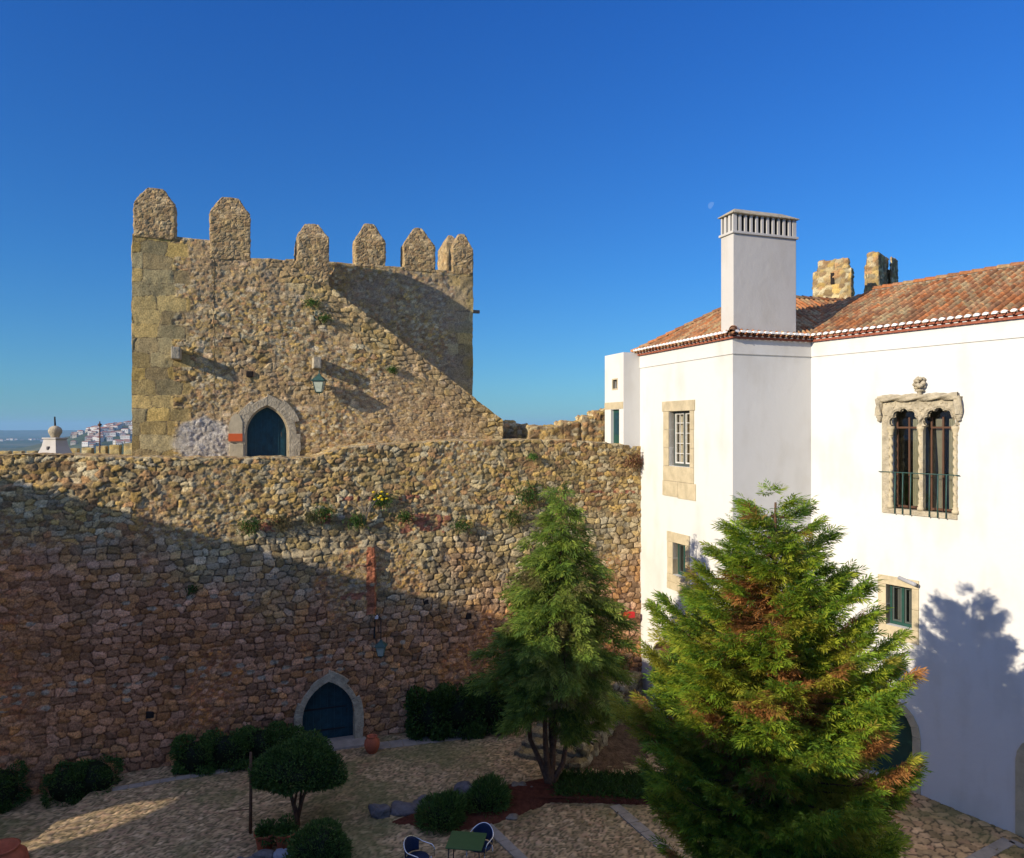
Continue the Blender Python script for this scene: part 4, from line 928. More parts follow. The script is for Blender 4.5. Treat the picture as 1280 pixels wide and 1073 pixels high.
# arrow slit of the broad stump: a solid dark block painted as its shade
cx = (1064 - 640) / FPX * 44; Ls = onp(1041, 345, (cx, 44), RU)[0]; zs_ = CAMZ + (HY - 342.5) * 43.3 / FPX; mb = MB(); fR = pl((cx, 44), RU); bar(mb, fR, Ls - .1, Ls + .1, zs_ - .33, zs_ + .33, -.1, .11); mb.build('arrow_slit_shade', M['dark'], r1)
# ================================================================== PLANTS
def blades(mb, P, D, Sd, ln, wd, col, bend=0.0):
    """narrow leaf blades: base P, direction D, side vector Sd"""
    n = len(P); ln = np.broadcast_to(ln, (n,))[:, None]; wd = np.broadcast_to(wd, (n,))[:, None]
    mid_ = P + D * ln * .5; mid_[:, 2] -= bend * ln[:, 0] * .3; tip = P + D * ln; tip[:, 2] -= bend * ln[:, 0]
    V = np.stack([P, mid_ + Sd * wd * .5, tip, mid_ - Sd * wd * .5], 1).reshape(-1, 3)
    F = np.arange(4 * n).reshape(n, 4); mb.add(V, F, np.repeat(col, 4, 0))
def nrm(a): return a / np.maximum(np.linalg.norm(a, axis=-1, keepdims=True), 1e-9)
RB, RV = .70, .34
def conifer(mb, wood, rg, axis, zr, prof, nb, nsp, nl, ll, lw, droop, tipup, palette, inner, latw=.34, vert=.10, bark=True, minr=.0):
    """axis(z) -> trunk xy; prof(z) -> crown radius"""
    z0, z1 = zr; zz = np.linspace(z0, z1, 200); wgt = prof(zz) + .12; cdf = np.cumsum(wgt) / wgt.sum()
    for b in range(nb):
        zt = float(np.interp((b + rg.random()) / nb, cdf, zz)); az = b * 2.399963 + rg.normal(0, .25); Rz = float(prof(zt))
        reach = Rz * (RB + RV * rg.random() ** 1.5 + .10 * math.sin(az * 3 + zt * 1.7)); reach = max(reach, .16)
        out = np.array((math.cos(az), math.sin(az), 0)); lat = np.array((-out[1], out[0], 0))
        za = zt + droop * reach * .55 - tipup * .15; ax = np.array(axis(za))
        def curve(f): return np.stack([ax[0] + out[0] * reach * f, ax[1] + out[1] * reach * f, za - droop * reach * .9 * f * (1.0 - .30 * f) + tipup * reach * .35 * f ** 3], -1)
        if bark and reach > .5:
            wood.tube([tuple(x) for x in curve(np.linspace(0, .85, 5))], [.035 * reach ** .5, .028 * reach ** .5, .02, .013, .006], 5, cap=False)
        n = max(8, int(nsp * min(1.25, (reach / 1.8)) ** 1.0)); f = minr + (1 - minr) * rg.random(n) ** .62
        pos = curve(f); wid = latw * reach * (1.12 - f) ** .8 + .05
        s = rg.uniform(-1, 1, n); pos = pos + lat * (s * wid)[:, None]; pos[:, 2] += rg.normal(0, vert, n) * (1.2 - f * .6) - .10 * np.abs(s) * wid
        D = nrm(out[None] * (.75 + .5 * f)[:, None] + lat[None] * (s * .95)[:, None] + np.array((0, 0, 1.))[None] * (rg.normal(.12 + .35 * tipup * f - droop * .5, .33, n))[:, None])
        S = nrm(np.cross(D, np.array((0, 0, 1.))[None] + rg.normal(0, .45, (n, 3))))
        nn_ = rg.random(n); patch = vn3(pos, .8, 301) + .5 * vn3(pos, .3, 302)
        c = palette[(nn_ * len(palette)).astype(int)] * rg.uniform(.75, 1.25, (n, 1))
        yel = smooth(patch, .15, .75)[:, None] * .65; c = c * (1 - yel) + np.array(inner[0]) * yel
        br = (smooth(vn3(pos, .6, 303) - .5 * np.maximum(f - .6, 0), .30, .55))[:, None] * .95; c = c * (1 - br) + np.array(inner[1]) * br * rg.uniform(.7, 1.3, (n, 1))
        L = ll * rg.uniform(.7, 1.3, n)
        for k in range(nl):
            t = k / max(nl - 1, 1); side = (-1) ** k; ang = side * (1.05 - .75 * t) * rg.uniform(.7, 1.2, n)
            Dk = nrm(D * np.cos(ang)[:, None] + S * np.sin(ang)[:, None] + rg.normal(0, .12, (n, 3)))
            Pk = pos + D * (L * t * 1.0)[:, None]; Sk = nrm(np.cross(Dk, np.cross(D, S) + rg.normal(0, .3, (n, 3))))
            blades(mb, Pk, Dk, Sk, L * (.62 - .2 * abs(t - .4)), lw * rg.uniform(.8, 1.3, n), c * rg.uniform(.85, 1.15, (n, 1)), bend=.10)
# ---- the big golden-green cypress in front of the house
KX = lambda z: (4.93 + .03 * math.sin(z), 14.2)
big = thing('conifer_tree', 'big feathery golden green conifer growing in front of the white house', 'tree', (5.02, 14.2, 0))
zk = np.array([.3, 1.0, 1.83, 2.94, 3.9, 4.46, 5.53, 6.6, 7.51, 8.1, 8.43, 8.8, 9.05]); rk = np.array([1.3, 1.95, 2.25, 2.5, 2.66, 2.66, 2.22, 1.78, 1.32, 1.0, .72, .38, .12])
pk = lambda z: np.interp(z, zk, rk)
mb = MB(); wd_ = MB(); rg_ = np.random.default_rng(21)
GP = np.array([(.22, .33, .025), (.16, .27, .025), (.29, .39, .03), (.11, .21, .025), (.34, .38, .035)])
conifer(mb, wd_, rg_, KX, (.5, 9.0), pk, 190, 225, 11, .21, .021, .26, 1.35, GP, ((.45, .36, .04), (.42, .18, .06)), latw=.30, vert=.045)
rg_ = np.random.default_rng(22)
for k in range(5):
    th_ = k * 1.3; q0_ = np.array(KX(8.6)); 
wd_.tube([(5.02, 14.2, -.1), (5.0, 14.2, 1.5), (5.04, 14.22, 4), (5.0, 14.2, 6.5), (5.03, 14.2, 8.6)], [.22, .17, .12, .07, .02], 10)
mb.build('crown', M['leaf'], big); wd_.build('trunk', M['bark'], big, smoothed=True)
# ---- the multi-stemmed dark conifer by the bed
tx, ty = gp(688, 985); cyp = thing('conifer_tree', 'bushy dark green conifer with several bare stems in the red soil bed', 'tree', (tx, ty, 0))
AX = lambda z: (tx + .04 + .035 * z, ty - .02)
zk2 = np.array([1.6, 1.9, 2.4, 3.3, 4.2, 5.2, 6.0, 6.9, 7.7, 8.2, 8.6]); rk2 = np.array([.7, 1.4, 1.8, 2.1, 2.05, 1.6, 1.35, .95, .60, .40, .16])
pk2 = lambda z: np.interp(z, zk2, rk2)
mb = MB(); wd_ = MB(); rg_ = np.random.default_rng(5)
GD = np.array([(.13, .21, .03), (.17, .26, .035), (.21, .29, .04), (.10, .17, .03), (.25, .31, .045)])
conifer(mb, wd_, rg_, AX, (1.7, 8.5), pk2, 120, 130, 9, .27, .028, .95, .0, GD, ((.26, .28, .06), (.16, .13, .05)), latw=.24, vert=.12)
B0 = Vector((tx, ty, -.05))
for (dx, dy, bx, r0) in ((-.62, .1, -.28, .075), (-.16, -.1, -.1, .085), (.12, .1, .03, .09), (.5, 0, .35, .07), (.02, .3, .1, .07)):
    wd_.tube([B0, B0 + Vector((bx * .4, 0, .35)), B0 + Vector((bx, dy, .75)), B0 + Vector((dx * .9, dy, 1.35)), B0 + Vector((dx, dy * 1.5, 2.2)), B0 + Vector((dx * .5, dy, 4.4))], [.13, r0 * 1.25, r0, r0 * .85, r0 * .7, .02], 8)
wd_.tube([(AX(2)[0], ty, 1.5), (AX(5)[0], ty, 5), (AX(8)[0], ty, 8.2)], [.07, .05, .015], 8)
mb.build('crown', M['leaf'], cyp); wd_.build('trunk', M['bark'], cyp, smoothed=True)
# ---- clipped shrubs, hedges and bushes
def lumpy(cs, res=14):
    """ellipsoids -> core mesh"""
    m = MB()
    for (x, y, z, a, b, c) in cs:
        V = []; 
        for i in range(res + 1):
            th_ = math.pi * i / res
            for j in range(res * 2):
                ph = math.pi * j / res; V.append((x + a * math.sin(th_) * math.cos(ph), y + b * math.sin(th_) * math.sin(ph), z + c * math.cos(th_)))
        V = np.array(V); V = V + (V - np.array((x, y, z))) * (.10 * vn3(V, .3, 9))[:, None]
        m.add(V, np.array([[i * res * 2 + j, (i + 1) * res * 2 + j, (i + 1) * res * 2 + (j + 1) % (res * 2), i * res * 2 + (j + 1) % (res * 2)] for i in range(res) for j in range(res * 2)]), (.012, .02, .008))  # core painted near black for the darkness inside the foliage
    return m
def leafshell(m, cs, dens, ln, wd, pal, seed=0, up=.3, boxy=False, thick=.16, flat=False):
    rg = np.random.default_rng(seed)
    for (x, y, z, a, b, c) in cs:
        area = 4 * math.pi * ((a * b) ** 1.6 / 3 + (a * c) ** 1.6 / 3 + (b * c) ** 1.6 / 3) ** (1 / 1.6); n = int(dens * area)
        d = nrm(rg.normal(0, 1, (n, 3)))
        if boxy: d = np.sign(d) * np.abs(d) ** .55; d /= (np.abs(d) ** 4).sum(1, keepdims=True) ** .25
        P = np.array((x, y, z)) + d * np.array((1, 1, 1)) * np.stack([np.full(n, a), np.full(n, b), np.where(d[:, 2] < 0, c * (.35 if flat else 1), c)], -1) * (1 - thick * rg.random((n, 1)) ** 1.3) 
        P += d * (.15 * vn3(P, .34, seed + 4) + .07 * vn3(P, .13, seed + 5) + .10 * (rg.random(n) > .965) * rg.random(n))[:, None]
        D = nrm(d + rg.normal(0, .6, (n, 3)) + np.array((0, 0, up))); S = nrm(np.cross(D, rg.normal(0, 1, (n, 3))))
        col = pal[(rg.random(n) * len(pal)).astype(int)] * rg.uniform(.65, 1.35, (n, 1))
        blades(m, P, D, S, ln * rg.uniform(.7, 1.3, n), wd * rg.uniform(.7, 1.3, n), col, .1)
PH = np.array([(.05, .11, .022), (.075, .15, .03), (.035, .08, .018), (.10, .16, .035)])
PB_ = np.array([(.06, .13, .02), (.08, .16, .03), (.045, .10, .02)])
def shrub(name, label, cat, cs, dens=900, ln=.07, wd=.03, pal=PH, seed=1, up=.3, boxy=False, trunks=(), group=None, thick=.16, part='foliage', core=.86, flat=False):
    c0_ = cs[0]; t = thing(name, label, cat, (c0_[0], c0_[1], 0), group)
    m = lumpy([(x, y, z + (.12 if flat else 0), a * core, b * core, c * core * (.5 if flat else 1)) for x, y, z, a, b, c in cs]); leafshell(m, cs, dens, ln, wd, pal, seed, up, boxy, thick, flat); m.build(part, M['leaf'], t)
    if trunks:
        m = MB()
        for pts, rad in trunks: m.tube(pts, rad, 8)
        m.build('trunk', M['bark'], t, smoothed=True)
    return t
def base_at(px, py, z=0): x, y = gp(px, py, z); return x, y
x, y = base_at(372, 1034)
shrub('topiary_tree', 'flat clipped umbrella shaped small tree on forked stems', 'topiary tree', [(x + .0, y, 1.40, 1.0, .9, .62), (x + .62, y - .1, 1.28, .55, .55, .48), (x - .55, y, 1.34, .6, .6, .5), (x + .1, y + .3, 1.45, .7, .7, .72)], 1300, .085, .03, seed=2, flat=True,
      trunks=(([(x, y, 0), (x - .02, y, .3), (x - .15, y, .75), (x - .35, y, 1.4)], [.075, .07, .045, .03]), ([(x, y, .25), (x + .12, y, .7), (x + .4, y, 1.4)], [.06, .045, .025]), ([(x + .06, y, .5), (x + .06, y + .1, .9), (x + .1, y + .1, 1.4)], [.035, .03, .02]), ([(x - .08, y, .55), (x - .0, y - .1, .9), (x - .0, y - .1, 1.4)], [.035, .03, .02])))
x, y = base_at(285, 966)
shrub('hedge', 'long flat topped dark hedge at the wall foot left of the lower door', 'hedge', [(x - 1.0, y + .1, .42, .62, .4, .50), (x - .2, y + .35, .46, .8, .42, .50), (x + .75, y + .65, .48, .8, .42, .52), (x + 1.35, y + .85, .46, .6, .4, .5)], 1500, .08, .035, PH * 1.2, seed=3, boxy=True)
x, y = base_at(313, 1042); m = MB(); m.tube([(x, y, 0), (x + .01, y, 1.0), (x, y + .02, 2.0)], [.045, .04, .035], 8); m.tube([(x - .55, y, .55), (x, y, .6)], .012, 5)
tag(m.build('wooden_post', M['bark'], smoothed=True), 'thin straight wooden post beside the umbrella shaped tree', 'post')
x, y = base_at(97, 1003, -.28); shrub('hedge', 'small clipped dark hedge below the lower left end of the stone wall', 'hedge', [(x - .3, y + .15, .12, .62, .45, .5), (x + .3, y + .3, .2, .62, .45, .52)], 1500, .07, .03, seed=4, boxy=True)
x, y = base_at(0, 1012, -.28); shrub('hedge', 'clipped dark bush at the left edge of the courtyard', 'hedge', [(x - .1, y + .1, .2, .55, .5, .55)], 1500, .07, .03, seed=5, boxy=True)
x, y = base_at(548, 922); shrub('hedge', 'bright leafed clipped hedge against the wall right of the clay jar', 'hedge', [(x - .3, y + .1, .7, .72, .5, .72), (x + .6, y + .2, .78, .9, .5, .78), (x + 1.6, y + .4, .85, .8, .5, .75)], 1300, .10, .055, PB_ * .8, seed=6, boxy=True)
x, y = base_at(402, 1090); shrub('bush', 'rounded dark green bush beside the red flower pots', 'bush', [(x - .05, y, .42, .68, .6, .62)], 1800, .09, .022, PH, seed=7, up=.6)
for k, (px, py, lab, rr_) in enumerate(((552, 1036, 'low grassy bush left in the rock bordered bed', .52), (606, 1018, 'low bush behind the metal table, before the red soil', .5))):
    x, y = base_at(px, py); shrub('bush', lab, 'bush', [(x, y + .1, .28, rr_, rr_ * .8, .42), (x + .2, y + .2, .34, rr_ * .7, rr_ * .6, .40)], 1300, .17, .022, PH * 1.2, seed=8 + k, up=1.0, core=.7)
# ground cover between stairs and paving
m = MB(); rg_ = np.random.default_rng(77)
n = 5200; px = rg_.uniform(694, 850, n); py = 1002 - 30 * rg_.random(n) + (px - 694) * .02; 
XY = np.array([gp(a_, b_) for a_, b_ in zip(px, py)]); P = np.stack([XY[:, 0], XY[:, 1], .02 + .05 * rg_.random(n)], -1)
D = nrm(np.stack([rg_.normal(0, .5, n), rg_.normal(0, .5, n), np.full(n, .9)], -1)); S = nrm(np.cross(D, rg_.normal(0, 1, (n, 3))))
blades(m, P, D, S, rg_.uniform(.2, .5, n), .035, (PB_ * .75)[(rg_.random(n) * 3).astype(int)] * rg_.uniform(.6, 1.3, (n, 1)), .35)
tag(m.build('ground_cover', M['leaf']), 'low spiky green ground cover along the paving edge', 'ground cover', kind='stuff')
m = MB(); rg_ = np.random.default_rng(78); n = 900
P = np.stack([rg_.uniform(-9, 12, n), rg_.uniform(15, 25, n), np.full(n, .035)], -1); k_ = (np.hypot(P[:, 0] - 5, P[:, 1] - 14.2) < 4.6) | (np.hypot(P[:, 0] - 1.1, P[:, 1] - 20.8) < 3) | (rg_.random(n) < .25); P = P[k_]; n = len(P)
D = nrm(np.stack([rg_.normal(0, 1, n), rg_.normal(0, 1, n), rg_.normal(.1, .2, n)], -1)); S = nrm(np.cross(D, np.array((0, 0, 1.)) + rg_.normal(0, .3, (n, 3))))
blades(m, P, D, S, rg_.uniform(.05, .12, n), .04, np.array([(.28, .14, .05), (.2, .13, .06), (.3, .22, .08)])[(rg_.random(n) * 3).astype(int)])
tag(m.build('fallen_leaves', M['leaf']), 'small brown fallen leaves scattered on the paving', 'leaves', kind='stuff')
# weeds on the wall
WEED = [(312, 655, .35, 'green weed tuft growing on the wall left of the red brick patch', PB_), (405, 640, .3, 'pale weed tuft between the brick patches high on the wall', PB_ * 1.1), (660, 618, .62, 'large green weed tuft near the top of the wall beside the conifer tip', PB_),
        (640, 645, .4, 'olive weed tuft below the large tuft on the wall', PB_ * np.array((1.4, 1, 1))), (350, 650, .34, 'dry brownish weed on the wall below the pointed tower door', np.array([(.16, .13, .06), (.12, .12, .05)])), (505, 645, .25, 'small green weed beside the long red brick patch', PB_),
        (575, 655, .28, 'small olive weed on the wall right of the long red brick patch', PB_ * .9), (790, 575, .45, 'dry reddish weed hanging at the wall top beside the white house', np.array([(.22, .09, .05), (.16, .10, .05)])), (390, 645, .26, 'dry weed just left of the pale weed tuft', np.array([(.17, .15, .06), (.1, .11, .04)])),
        (663, 570, .16, 'tiny bright weed just under the wall top near the parapet', PB_ * 1.5), (445, 650, .3, 'straggly weed beside the grey climbing stem', PB_), (770, 825, .42, 'green weed hanging on the wall by the white house corner', PB_), (240, 735, .18, 'tiny dark weed in the shaded wall', PB_ * .7)]
for k, (px, py, r_, lab, pal) in enumerate(WEED):
    u, z = onp(px, py, WO, WU); f_ = frame(WO, WU, u); c_ = f_(0, z, .14); m = MB(); rg_ = np.random.default_rng(900 + k); n = int(420 * r_ / .3)
    d = rg_.normal(0, 1, (n, 3)) * np.array((r_ * .5, .07, r_ * .38)); ax = np.array((WU[0], WU[1], 0)); ay = np.array((WU[1], -WU[0], 0))
    P = np.array(c_) + d[:, :1] * ax + np.abs(d[:, 1:2]) * ay + d[:, 2:] * np.array((0, 0, 1)); D = nrm(rg_.normal(0, .7, (n, 3)) + ay * .6 + np.array((0, 0, -.1))); S = nrm(np.cross(D, rg_.normal(0, 1, (n, 3))))
    blades(m, P, D, S, rg_.uniform(.05, .14, n), .025, pal[(rg_.random(n) * len(pal)).astype(int)] * rg_.uniform(.6, 1.4, (n, 1)), .3)
    tag(m.build('weed_tuft', M['leaf']), lab, 'weed', 'weeds growing on the curtain wall')
for k, (px, py, r_, lab) in enumerate(((388, 378, .3, 'upper green weed on the tower stair wall'), (405, 398, .22, 'lower green weed on the tower stair wall'), (490, 462, .2, 'small weed low on the diagonal stair wall'))):
    u, z = onp(px, py, TO, TU); f_ = frame(TO, TU, u); c_ = f_(0, z, .12); m = MB(); rg_ = np.random.default_rng(950 + k); n = 260
    P = np.array(c_) + rg_.normal(0, 1, (n, 3)) * np.array((r_ * .5, .06, r_ * .3)); D = nrm(rg_.normal(0, .7, (n, 3)) + np.array((.2, -.5, 0))); S = nrm(np.cross(D, rg_.normal(0, 1, (n, 3))))
    blades(m, P, D, S, rg_.uniform(.05, .13, n), .025, PB_[(rg_.random(n) * 3).astype(int)] * rg_.uniform(.6, 1.4, (n, 1)), .3)
    tag(m.build('weed_tuft', M['leaf']), lab, 'weed', 'weeds growing on the tower')
# yellow flowers and the bare climbing stems
u, z = onp(476, 621, WO, WU); f_ = frame(WO, WU, u); fl = thing('yellow_flowers', 'bright yellow flowers with green leaves on the sunlit wall', 'flowers', tuple(f_(0, z, .1)))
m = MB(); m2_ = MB()
for k in range(9):
    q = f_(random.uniform(-.28, .25), z + random.uniform(-.1, .18), .2); m.lathe(q, [(.0, -.03), (.04, -.02), (.055, .01), (.02, .03), (0, .035)], 7)
m.build('petals', M['yellow'], fl); rg_ = np.random.default_rng(3); n = 400
P = np.array(f_(0, z - .1, .13)) + rg_.normal(0, 1, (n, 3)) * np.array((.2, .05, .14)); D = nrm(rg_.normal(0, 1, (n, 3)) + np.array((.1, -.5, 0))); S = nrm(np.cross(D, rg_.normal(0, 1, (n, 3))))
blades(m2_, P, D, S, .1, .03, PB_[(rg_.random(n) * 3).astype(int)], .2); m2_.build('leaves', M['leaf'], fl)
u, z = onp(455, 622, WO, WU); f_ = frame(WO, WU, u); m = MB()
for k in range(7):
    a_ = random.uniform(-.5, .6); m.tube([f_(0, z - .9, .12), f_(a_ * .2, z - .45, .2), f_(a_ * .6, z - .15 + random.uniform(-.1, .1), .22), f_(a_, z + random.uniform(-.2, .1), .2)], [.02, .014, .01, .005], 5)
tag(m.build('bare_stem', M['rock']), 'leafless grey branching stem rooted above the brick edge of the wall', 'branch')
# ================================================================== OBJECTS IN THE COURTYARD
def rock(x, y, r_, sd, z=0, name='rock', label='x', sq=.6, mat=None, group=None):
    rg = np.random.default_rng(sd); n = 14; V = []
    for i in range(n + 1):
        for j in range(2 * n):
            th_ = math.pi * i / n; ph = math.pi * j / n; V.append((math.sin(th_) * math.cos(ph), math.sin(th_) * math.sin(ph), math.cos(th_)))
    V = np.array(V); V = np.sign(V) * np.abs(V) ** .72; V = V * (1 + .34 * vn3(V, .8, sd) + .18 * vn3(V, .35, sd + 1) + .06 * vn3(V, .15, sd + 2))[:, None] * np.array((r_ * rg.uniform(.85, 1.3), r_ * rg.uniform(.7, 1), r_ * sq)); V += np.array((x, y, z + r_ * sq * .35))
    m = MB(); m.add(V, np.array([[i * 2 * n + j, (i + 1) * 2 * n + j, (i + 1) * 2 * n + (j + 1) % (2 * n), i * 2 * n + (j + 1) % (2 * n)] for i in range(n) for j in range(2 * n)]))
    return tag(m.build(name, mat or M['rock'], smoothed=True), label, 'rock', group)
G_ = 'rocks bordering the planting bed'
for k, (px, py, r_, sq, lab) in enumerate(((474, 1020, .22, .9, 'dark squarish boulder at the left tip of the planting bed'), (505, 1014, .28, .45, 'flat grey rock right of the dark boulder'), (530, 1006, .26, .45, 'flat grey rock left of the grassy bush'),
      (580, 992, .22, .9, 'upright grey rock between the two low bushes'), (648, 986, .22, .6, 'pale rock at the back of the red soil bed'), (664, 992, .24, .45, 'flat grey rock at the foot of the many stemmed conifer'), (628, 1010, .12, .5, 'small white stone on the red soil'),
      (637, 1022, .16, .35, 'small flat rock on the paving edge of the red bed'), (655, 960, .0, .5, ''))):
    if r_ > 0: 
        x, y = gp(px, py); rock(x, y, r_, 40 + k, 0, 'rock', lab, sq, M['lime'] if 'white' in lab else (M['greystone'] if 'grey' in lab or 'dark' in lab else M['rock']), G_)
bed = [gp(*p) for p in ((478, 1030), (560, 1044), (612, 1034), (650, 1020), (690, 1004), (850, 1008), (850, 985), (700, 968), (650, 978), (600, 985), (540, 1004))]
def flat(name, pts, z, mat, th=.02, thing_=None):
    m = MB(); m.prism(pts, z - th, z); o = m.build(name, mat); tag(o, kind='structure'); return o
m = MB(); cxx = sum(p[0] for p in bed) / len(bed); cyy = sum(p[1] for p in bed) / len(bed); V = [(cxx, cyy, .16)]; 
for ring, (s_, zz_) in enumerate(((.5, .15), (.8, .10), (1.0, -.02))):
    for p in bed: V.append((cxx + (p[0] - cxx) * s_, cyy + (p[1] - cyy) * s_, zz_))
nbp = len(bed); F4 = []; F3 = [[0, 1 + i, 1 + (i + 1) % nbp] for i in range(nbp)]
for r_ in range(2): F4 += [[1 + r_ * nbp + i, 1 + (r_ + 1) * nbp + i, 1 + (r_ + 1) * nbp + (i + 1) % nbp, 1 + r_ * nbp + (i + 1) % nbp] for i in range(nbp)]
m.add(V, [np.array(F3), np.array(F4)]); tag(m.build('soil_bed', M['soil'], smoothed=True), kind='structure')
def strip(name, a_, b_, w_, n):
    a_ = Vector((*gp(*a_), 0)); b_ = Vector((*gp(*b_), 0)); d_ = (b_ - a_); L = d_.length; d_.normalize(); m = MB()
    for k in range(n):
        c_ = a_ + d_ * (L * (k + .5) / n); m.box((c_.x, c_.y, .012), (L / n - .015, w_, .05), (d_.x, d_.y))
    tag(m.build(name, M['slab'], bevel=.008), kind='structure')
strip('paving_strip', (606, 1030), (668, 1090), .26, 5); strip('paving_strip', (768, 1008), (835, 1066), .30, 5); strip('paving_strip', (1178, 1098), (1262, 1052), .30, 4); strip('paving_strip', (1262, 1052), (1320, 1078), .2, 3)
strip('path', (470, 934), (600, 918), .5, 8); strip('path', (140, 988), (330, 956), .22, 10)
x0_, y0_ = gp(60, 1020, -.28)
# steps rising to the house door with a rough retaining side
st = thing('stone_stairs', 'rough stone steps rising behind the conifers to the house door', 'stairs', (*gp(700, 962), 0))
m = MB(); sA_ = Vector((*gp(712, 962), 0)); sB_ = Vector((3.9, 25.6, 0)); sd_ = (sB_ - sA_); sl_ = sd_.length; sd_.normalize(); sn_ = Vector((-sd_.y, sd_.x, 0)); ns = 9
for k in range(ns):
    o_ = sA_ + sd_ * (sl_ * k / ns); lg = sl_ * (1 - k / ns) + 1.2
    sbox(m, (o_.x, o_.y), (sd_.x, sd_.y), sl_ / ns + .06 if k < ns - 1 else 2.2, 1.9, -.1, .125 * (k + 1), style(.5, .2, .03, .08, PAL_GREY * .7, (.13, .1, .07), 30 + k, .3), .07)
m.build('steps', M['stone'], st, smoothed=True)
mb = MB(); e_ = sA_ - sn_ * .35
for k in range(9):
    o_ = e_ + sd_ * (sl_ * k / 9); sbox(mb, (o_.x, o_.y), (sd_.x, sd_.y), sl_ / 9 + .05, .38, -.1, [.22, .42, .52, .78, .86, 1.12, 1.22, 1.45, 1.5][k], style(.32, .2, .06, .08, PAL_GREY * .85, (.1, .06, .04), 50 + k, .3), .07, jit=2.5)
mb.build('side_wall', M['stone'], st, smoothed=True)
mb = MB(); n_ = 26; V = []; 
for i in range(n_ + 1):
    o_ = sA_ + sd_ * (sl_ * i / n_)
    for j in range(9):
        q_ = o_ - sn_ * (.3 + 1.5 * j / 8); V.append((q_.x + .07 * math.sin(i * 2.3 + j * 1.9), q_.y, (.02 + .62 * i / n_) * (1 - (j / 8) ** 1.1) - .03 + .03 * math.sin(i * 2.9 + j * 2.1) + .04 * math.sin(i * 1.7 + j)))
mb.add(V, np.array([[i * 9 + j, i * 9 + j + 1, (i + 1) * 9 + j + 1, (i + 1) * 9 + j] for i in range(n_) for j in range(8)])); tag(mb.build('earth_bank', m_plain('brown_earth', (.15, .095, .055), 1, 5, .5, 18, 1, .08, .05), smoothed=True), kind='structure')
# terrace before the house door
m = MB(); m.prism([(3.8, 25.9), (4.75, 22.9), (6.75, 22.3), (6.0, 24.0), (4.9, 27.6), (4.2, 27.3)], -.1, 1.0)
# terracotta jar by the lower door
def pot(px, py, r_, h_, label, cat='pot', name='clay_pot', plant=None, z=0, prof=None, grp=None):
    x, y = gp(px, py, z); t = thing(name, label, cat, (x, y, z), grp); m = MB()
    pr = prof or [(.0, 0), (.62, 0), (.66, .03), (.9, .8), (.92, .86), (1.02, .87), (1.03, 1.0), (.93, 1.0), (.9, .9), (0, .88)]
    m.lathe((x, y, z), [(a_ * r_, b_ * h_) for a_, b_ in pr], 24); m.build('vessel', M['terracotta'], t, smoothed=True, bevel=0)
    if plant:
        m = MB(); leafshell(m, [(x, y, z + h_ * 1.05, r_ * 1.15, r_ * 1.1, plant)], 1600, .1, .04, PH, int(px), .6, thick=.9); m.build('plant', M['leaf'], t)
    return t
jar = [(0, 0), (.55, 0), (.6, .04), (.9, .3), (1.0, .52), (.93, .74), (.66, .9), (.6, .94), (.7, 1.0), (.58, 1.0), (.5, .93), (0, .6)]
pot(465, 941, .24, .52, 'round terracotta jar standing beside the lower arched door', 'jar', 'clay_jar', prof=jar)
pot(331, 1061, .25, .40, 'left terracotta flower pot of the pair under the clipped trees', 'flower pot', plant=.22, grp='terracotta pots under the clipped trees')
pot(357, 1062, .27, .44, 'right terracotta flower pot of the pair under the clipped trees', 'flower pot', plant=.2, grp='terracotta pots under the clipped trees')
pot(1, 1106, .55, .85, 'large terracotta jar at the lower left corner', 'jar', 'clay_jar', z=-.28, prof=jar)
for px, py, r_, lab in ((356, 1078, .26, 'pale blue grey boulder before the red pots'), (328, 1076, .2, 'small mottled boulder before the left red pot'), (306, 1085, .24, 'dark mottled boulder at the bottom of the clipped trees')):
    x, y = gp(px, py); rock(x, y, r_, int(px), 0, 'rock', lab, .75, m_plain('blue_rock', (.20, .22, .27), .9) if 'pale' in lab else M['greystone'])
